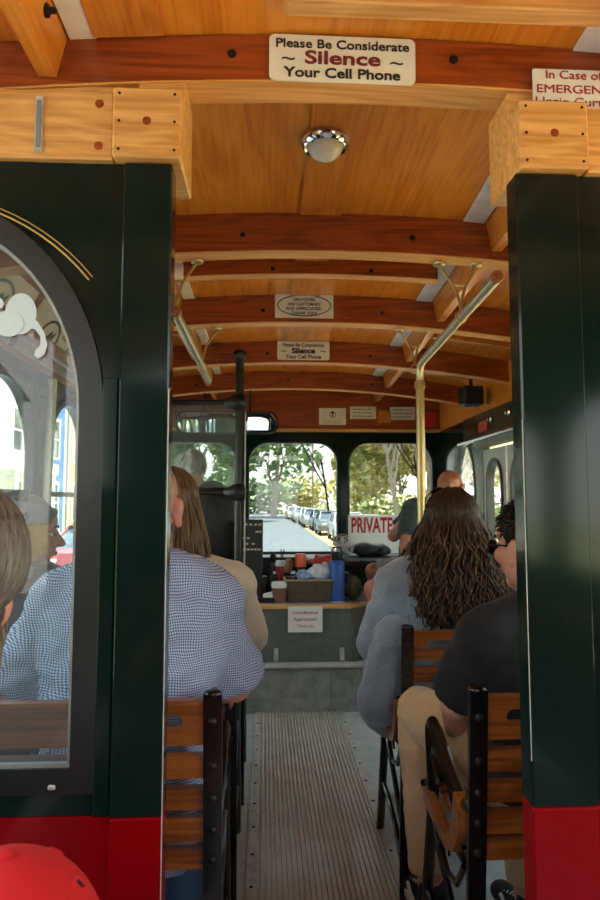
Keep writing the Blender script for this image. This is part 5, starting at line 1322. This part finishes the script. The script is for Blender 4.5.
BT_ = [trunk_mesh(s, 3.4, .10, 5, .55, 4) for s in (31, 32, 33)]
def tree(x, y, s, kind, label, group='leafy trees along the street', bare=False, zs=1.0):
    t = thing('street_tree' if not bare else 'bare_tree', (x, y, GZ), label, 'tree', group)
    rnd = random.Random(int(x * 13 + y * 7))
    if bare:
        o = bpy.data.objects.new('trunk', BT_[rnd.randrange(3)]); COL.objects.link(o); o.parent = t; o.scale = (s, s, s); o.rotation_euler.z = rnd.uniform(0, 6)
        return t
    o = bpy.data.objects.new('trunk', TR); COL.objects.link(o); o.parent = t; o.scale = (s, s, s * zs)
    me = CR[rnd.randrange(3)]
    if not me.materials: me.materials.append(LEAF['green'])
    o = bpy.data.objects.new('foliage', me); COL.objects.link(o); o.parent = t; o.location.z = 2.0 * s * zs; o.scale = (s, s, s * zs); o.rotation_euler.z = rnd.uniform(0, 6)
    o.material_slots[0].link = 'OBJECT'; o.material_slots[0].material = LEAF[kind]
    return t
trees = [(-6.2, 50, 1.6, 'green', 'large green leafy tree left of the road in the centre window, nearest'), (-10.5, 62, 1.5, 'green', 'tall green leafy tree left of the road, behind the nearest one'), (-3.2, 74, 1.7, 'green', 'green leafy tree by the far road bend, middle of the centre window'),
         (1.0, 92, 2.3, 'green', 'distant green tree straight ahead at the end of the road'), (-14, 80, 1.6, 'green', 'distant green tree at the left edge of the centre window'), (-6, 115, 1.6, 'olive', 'most distant olive tree beyond the road bend'),
         (10.5, 70, 1.15, 'yellow', 'yellow leafy tree above the far parked cars'), (10.2, 50, 1.0, 'yellow', 'yellow leafy tree above the near parked cars, right edge of the centre window'), (14, 84, 1.6, 'yellow', 'distant yellow tree behind the row of cars'),
         (16, 42, 1.1, 'yellow', 'yellow tree behind the bare trees, left half of the right window'), (22, 46, 1.2, 'olive', 'olive tree behind the bare trees, right half of the right window'), (28, 52, 1.3, 'yellow', 'yellow tree behind the bare trees, near the brass pole'),
         (15.5, 27, .8, 'olive', 'olive tree seen through the narrow oval side window'), (17, 33, 1.1, 'yellow', 'yellow tree seen through the entrance door panes'), (13, 17, .9, 'yellow', 'yellow tree outside the right side windows'), (14, 7, 1.0, 'olive', 'olive tree outside the right side by the doorway partition'), (20, 60, 1.4, 'olive', 'distant olive tree right of the row of cars'),
         (15, -4, 1.1, 'green', 'green tree to the right of the rear compartment'), (34, 44, 1.2, 'olive', 'olive tree far right beyond the bare trees'), (9.5, 58, 1.4, 'olive', 'olive tree over the middle of the row of parked cars'), (12.5, 50, 1.5, 'yellow', 'broad yellow tree filling the left half of the right window'), (18.5, 56, 1.7, 'olive', 'broad olive tree filling the middle of the right window'),
         (-19, 52, 1.2, 'green', 'green tree beyond the yellow house, driver window'), (-12, 40, 1.0, 'green', 'green tree seen through the driver window')]
for x, y, s, k, lb in trees: tree(x, y, s, k, lb)
for i, (x, y, s, lb) in enumerate([(5.6, 27, 1.2, 'leftmost bare grey tree in the right window'), (7.4, 31, 1.35, 'bare grey tree just above the red lettered banner'), (7.4, 25, 1.2, 'bare grey tree left of the brass pole'), (9.4, 33, 1.4, 'slender bare tree behind the brass pole'), (9.8, 27.5, 1.2, 'bare tree at the right edge of the right window'), (12.2, 36, 1.4, 'farthest bare tree, right of the brass pole')]):
    tree(x, y, s, None, lb, 'bare trees right of the road', True)
# dense hedge-like shrubs under the bare trees
SHR = crown_mesh(77, 1.6, 1.6, 900, .16)
SHR.materials.append(LEAF['olive'])
for i, (x, y, lb, k) in enumerate([(7.2, 37, 'low olive shrub left of the bare trees', 'olive'), (9.2, 41.5, 'low yellow shrub behind the bare trees', 'yellow'), (12.2, 39, 'low green shrub behind the brass pole', 'green'), (15.6, 42, 'low olive shrub right of the brass pole', 'olive'), (-7.0, 44, 'green shrub left of the road past the houses', 'green'),
     (-9, 108, 'broad green thicket at the far end of the street, left of the lamp post', 'green'), (-1, 112, 'broad green thicket at the far end of the street, straight ahead', 'green'), (7.5, 118, 'broad yellow thicket at the far end beyond the parked cars', 'yellow'), (15, 108, 'broad yellow thicket behind the far utility pole', 'yellow')]):
    t = tag(bpy.data.objects.new('shrub', SHR), lb, 'shrub', 'shrubs beside the road'); COL.objects.link(t); t.location = (x, y, GZ); t.scale = (1.4, 1.4, 1.5) if y < 80 else (4.6, 3.0, 4.4); t.rotation_euler.z = i
    t.material_slots[0].link = 'OBJECT'; t.material_slots[0].material = LEAF[k]
# poles
for x, y, h, r, lb in ((4.4, 62, 8.5, .10, 'wooden utility pole beyond the parked cars'), (4.9, 44, 9, .12, 'nearer wooden utility pole right of the row of cars'), (-2.0, 66, 5.5, .10, 'pale street lamp post at the left of the centre window')):
    b = MB(); b.cone((x, y, GZ), (x, y, GZ + h), r, r * .7, 10)
    if 'utility' in lb: b.box(x - .9, x + .9, y - .05, y + .05, GZ + h - .7, GZ + h - .58)
    else: b.tube([(x, y, GZ + h), (x + .4, y, GZ + h + .35), (x + .9, y, GZ + h + .35)], .05, 8); b.box(x + .8, x + 1.3, y - .1, y + .1, GZ + h + .28, GZ + h + .36)
    tag(b.obj('utility_pole' if 'utility' in lb else 'lamp_post', M['white'] if 'lamp' in lb else BARK), lb, 'pole')
# parked cars
M['tyre'] = plain('tyre_rubber', '15161A', .8); M['carglass'] = plain('car_window', '3C4A55', .08, coat=.5)
def make_car(lb):
    t = thing('parked_car', (0, 0, GZ), lb, 'car', 'parked cars along the right verge')
    prof = [(-2.15, .28), (-2.2, .62), (-2.05, .88), (-1.2, .97), (1.75, .98), (2.1, .9), (2.15, .6), (2.1, .28)]
    b = MB(); n = len(prof)
    b.loft([[Vector((x, y, GZ + (z if sc == 1 else .3 + (z - .3) * .93))) * 1 for y, z in [(p[0] * (1 if sc == 1 else .985), p[1]) for p in prof]] for x, sc in ((-.88, .9), (-.80, 1), (.80, 1), (.88, .9))]); b.obj('car_body', M['carpaint'], t)
    b = MB(); b.loft([[Vector((sx * w, y, GZ + z)) for sx, w, y in ((-1, w0, ya), (1, w0, ya), (1, w0, yb), (-1, w0, yb))] for z, w0, ya, yb in ((.95, .82, -1.35, 1.75), (1.42, .66, -.55, 1.15))]); b.obj('cabin_glass', M['carglass'], t)
    b = MB(); b.box(-.67, .67, -.62, 1.22, GZ + 1.415, GZ + 1.47, .025)
    for sx in (-1, 1):
        for (ya, yb) in ((-1.32, -.56), (.3, .3), (1.74, 1.16)): b.tube([(sx * .83, ya, GZ + .95), (sx * .67, yb, GZ + 1.43)], .035, 6)
    b.obj('roof_pillars', M['carpaint'], t)
    for sx in (-1, 1):
        for y in (-1.35, 1.35):
            b = MB(); b.cone((sx * .74, y, GZ + .32), (sx * .90, y, GZ + .32), .32, n=18); w_ = b.obj('wheel', M['tyre'], t)
            b = MB(); b.cone((sx * .895, y, GZ + .32), (sx * .91, y, GZ + .32), .19, n=14); b.obj('hub', M['alu'], w_)
        b = MB(); b.box(sx * .62 - .16, sx * .62 + .16, -2.22, -2.12, GZ + .62, GZ + .76, .02); b.obj('head_lamp', M['paper'], t)
        b = MB(); b.box(sx * .68 - .12, sx * .68 + .12, 2.06, 2.16, GZ + .66, GZ + .82, .02); b.obj('tail_lamp', M['redink'], t)
    return t
M['carpaint'] = plain('silver_car_paint', 'B8BEC4', .25, coat=.8, var=.03)
paints = [M['carpaint'], plain('white_car_paint', 'DADDDE', .25, coat=.8, var=.02), plain('dark_blue_car_paint', '2A3A55', .25, coat=.8, var=.03), plain('grey_car_paint', '6E757C', .25, coat=.8, var=.03)]
cars = []
names = ['silver', 'white', 'dark blue', 'grey']
order = ['nearest', 'second nearest', 'third nearest', 'fourth', 'fifth', 'sixth', 'seventh', 'eighth', 'ninth', 'farthest']
for i in range(10):
    lb = '%s parked car, %s of the row right of the road' % (names[(0, 1, 3, 2, 0, 1, 0, 3, 1, 0)[i]], order[i])
    if i == 0: c = make_car(lb); c0_ = c
    else: c = copy_tree(c0_); c['label'] = lb
    c.location = (4.3 + .15 * (i % 2) - .12 * i, 29 + 6.1 * i, GZ)
    pm = paints[(0, 1, 3, 2, 0, 1, 0, 3, 1, 0)[i]]
    for ch in c.children:
        if ch.name.startswith(('car_body', 'roof_pillars')): ch.material_slots[0].link = 'OBJECT'; ch.material_slots[0].material = pm
lb = 'red parked car by the left kerb in front of the houses'
c = copy_tree(c0_); c['label'] = lb; c['group'] = 'cars by the left kerb'; c.location = (-4.2, 17, GZ)
rp_ = plain('dark_red_car_paint', '8E2A2C', .25, coat=.8)
for ch in c.children:
    if ch.name.startswith(('car_body', 'roof_pillars')): ch.material_slots[0].link = 'OBJECT'; ch.material_slots[0].material = rp_
# houses
def clap(nm, c):
    t = NT(nm); b = t.bsdf(Roughness=.7); a = lin(c); v = t.coord()
    sep = t.n('ShaderNodeSeparateXYZ'); t.l(v, sep.inputs[0]); fr = t.math('FRACT', t.math('MULTIPLY', sep.outputs[2], 7.0))
    o = t.n('ShaderNodeValToRGB'); e = o.color_ramp.elements; e[0].position = .0; e[0].color = tuple(x * .55 for x in a[:3]) + (1,); e[1].position = .14; e[1].color = a
    t.l(fr, o.inputs[0]); t.l(o.outputs[0], b.inputs['Base Color']); t.l(t.bump(fr, .5, .02), b.inputs['Normal']); return t.m
def house(y0, y1, x0, x1, h, mat, lb, wins=3, porch=False):
    t = thing('house', ((x0 + x1) / 2, (y0 + y1) / 2, GZ), lb, 'house', 'clapboard houses along the left sidewalk')
    b = MB(); b.box(x0, x1, y0, y1, GZ, GZ + h); b.obj('wall', mat, t, smooth=False)
    b = MB(); ym = (y0 + y1) / 2; b.loft([[Vector((x, y, GZ + z)) for y, z in ((y0 - .3, h), (y1 + .3, h), (ym, h + 2.4))] for x in (x0 - .3, x1 + .3)]); b.obj('roof', plain('slate_roof', '5A5C60', .8), t, smooth=False)
    for (ya, yb) in ((y0 - .02, y0 + .2), (y1 - .2, y1 + .02)):
        b = MB(); b.box(x1 - .02, x1 + .04, ya, yb, GZ, GZ + h); b.obj('corner_board', M['white'], t)
    n = wins; L = (y1 - y0) / n
    for fz in (1.2, 4.0):
        if fz + 1.6 > h: continue
        for k in range(n):
            yc = y0 + L * (k + .5); w = min(.5, L * .28)
            b = MB(); b.plate([(yc - w - .1, GZ + fz - .1), (yc + w + .1, GZ + fz - .1), (yc + w + .1, GZ + fz + 1.75), (yc - w - .1, GZ + fz + 1.75)], [[(yc - w, GZ + fz), (yc + w, GZ + fz), (yc + w, GZ + fz + 1.6), (yc - w, GZ + fz + 1.6)]], .08, (x1 + .04, 0, 0), (0, 1, 0), (0, 0, 1))
            b.box(x1 + .01, x1 + .06, yc - w, yc + w, GZ + fz + .77, GZ + fz + .83); fr_ = b.obj('window', M['white'], t, smooth=False)
            b = MB(); b.box(x1 + .005, x1 + .02, yc - w, yc + w, GZ + fz, GZ + fz + 1.6); b.obj('pane', M['carglass'], fr_, smooth=False)
    if porch:
        b = MB(); b.box(x1, x1 + 1.3, y0 + .6, y1 - .6, GZ + 3.1, GZ + 3.5); b.obj('porch_roof', M['white'], t, smooth=False)
        for k in range(4):
            y = y0 + .8 + (y1 - y0 - 1.6) * k / 3; b = MB(); b.lathe((x1 + 1.15, y, GZ), [(.16, 0), (.12, .1), (.10, 3.0), (.15, 3.1)], n=14); b.obj('column', M['white'], t)
    return t
cw = clap('white_clapboard', 'D8D8D2'); cb = clap('blue_clapboard', '6F93C4'); cy = clap('yellow_clapboard', 'CDBB86'); cg = clap('grey_clapboard', '6E7478')
house(14.0, 27.0, -17, -9.6, 7.6, cw, 'white house with a columned porch outside the left windows', 4, True)
house(27.6, 30.8, -17, -9.4, 7.4, cb, 'blue clapboard house between the white and the yellow house', 1)
house(31.3, 38.5, -17, -9.4, 7.2, cy, 'yellow clapboard house beyond the blue one', 3)
house(2.5, 11.5, -24, -16.5, 7.0, cg, 'grey clapboard house nearest the bus on the left', 3)
house(-30, -14, -20, -12, 7.0, cg, 'long grey clapboard house behind the bus on the left', 5)
for k in range(12):
    pass
b = MB()
for k in range(40):
    y = 12.5 + k * .6; b.box(-8.06, -8.0, y, y + .1, GZ, GZ + 1.0)
b.box(-8.05, -8.01, 12.5, 36.2, GZ + .75, GZ + .82); b.box(-8.05, -8.01, 12.5, 36.2, GZ + .2, GZ + .27)
tag(b.obj('picket_fence', M['white']), 'white picket fence in front of the left houses', 'fence')
# ---------------------------------------------------------------- light
w = bpy.data.worlds.new('world'); scene.world = w; w.use_nodes = True
nt = w.node_tree; nt.nodes.clear()
out = nt.nodes.new('ShaderNodeOutputWorld'); bg = nt.nodes.new('ShaderNodeBackground')
tc = nt.nodes.new('ShaderNodeTexCoord'); sep = nt.nodes.new('ShaderNodeSeparateXYZ'); rp = nt.nodes.new('ShaderNodeValToRGB')
nt.links.new(tc.outputs['Generated'], sep.inputs[0]); nt.links.new(sep.outputs[2], rp.inputs[0])
e = rp.color_ramp.elements; e[0].position = .0; e[0].color = lin('F3F1EA'); e[1].position = .5; e[1].color = lin('CFDDEC')
nt.links.new(rp.outputs[0], bg.inputs[0]); bg.inputs[1].default_value = 1.7
nt.links.new(bg.outputs[0], out.inputs[0])
sd = bpy.data.lights.new('sun', 'SUN'); sd.energy = 10.0; sd.angle = R(5); sd.color = (1, .95, .86)
so = bpy.data.objects.new('sun', sd); COL.objects.link(so); so.rotation_euler = (R(-20), R(4), 0)
scene.view_settings.view_transform = 'Standard'; scene.view_settings.look = 'None'
scene.view_settings.gamma = 1; scene.view_settings.exposure = 2.05; scene.view_settings.use_curve_mapping = False
scene.cycles.max_bounces = 10; scene.cycles.diffuse_bounces = 5; scene.cycles.glossy_bounces = 5; scene.cycles.transparent_max_bounces = 16
scene.cycles.use_denoising = True
scene.cycles.sample_clamp_indirect = 8
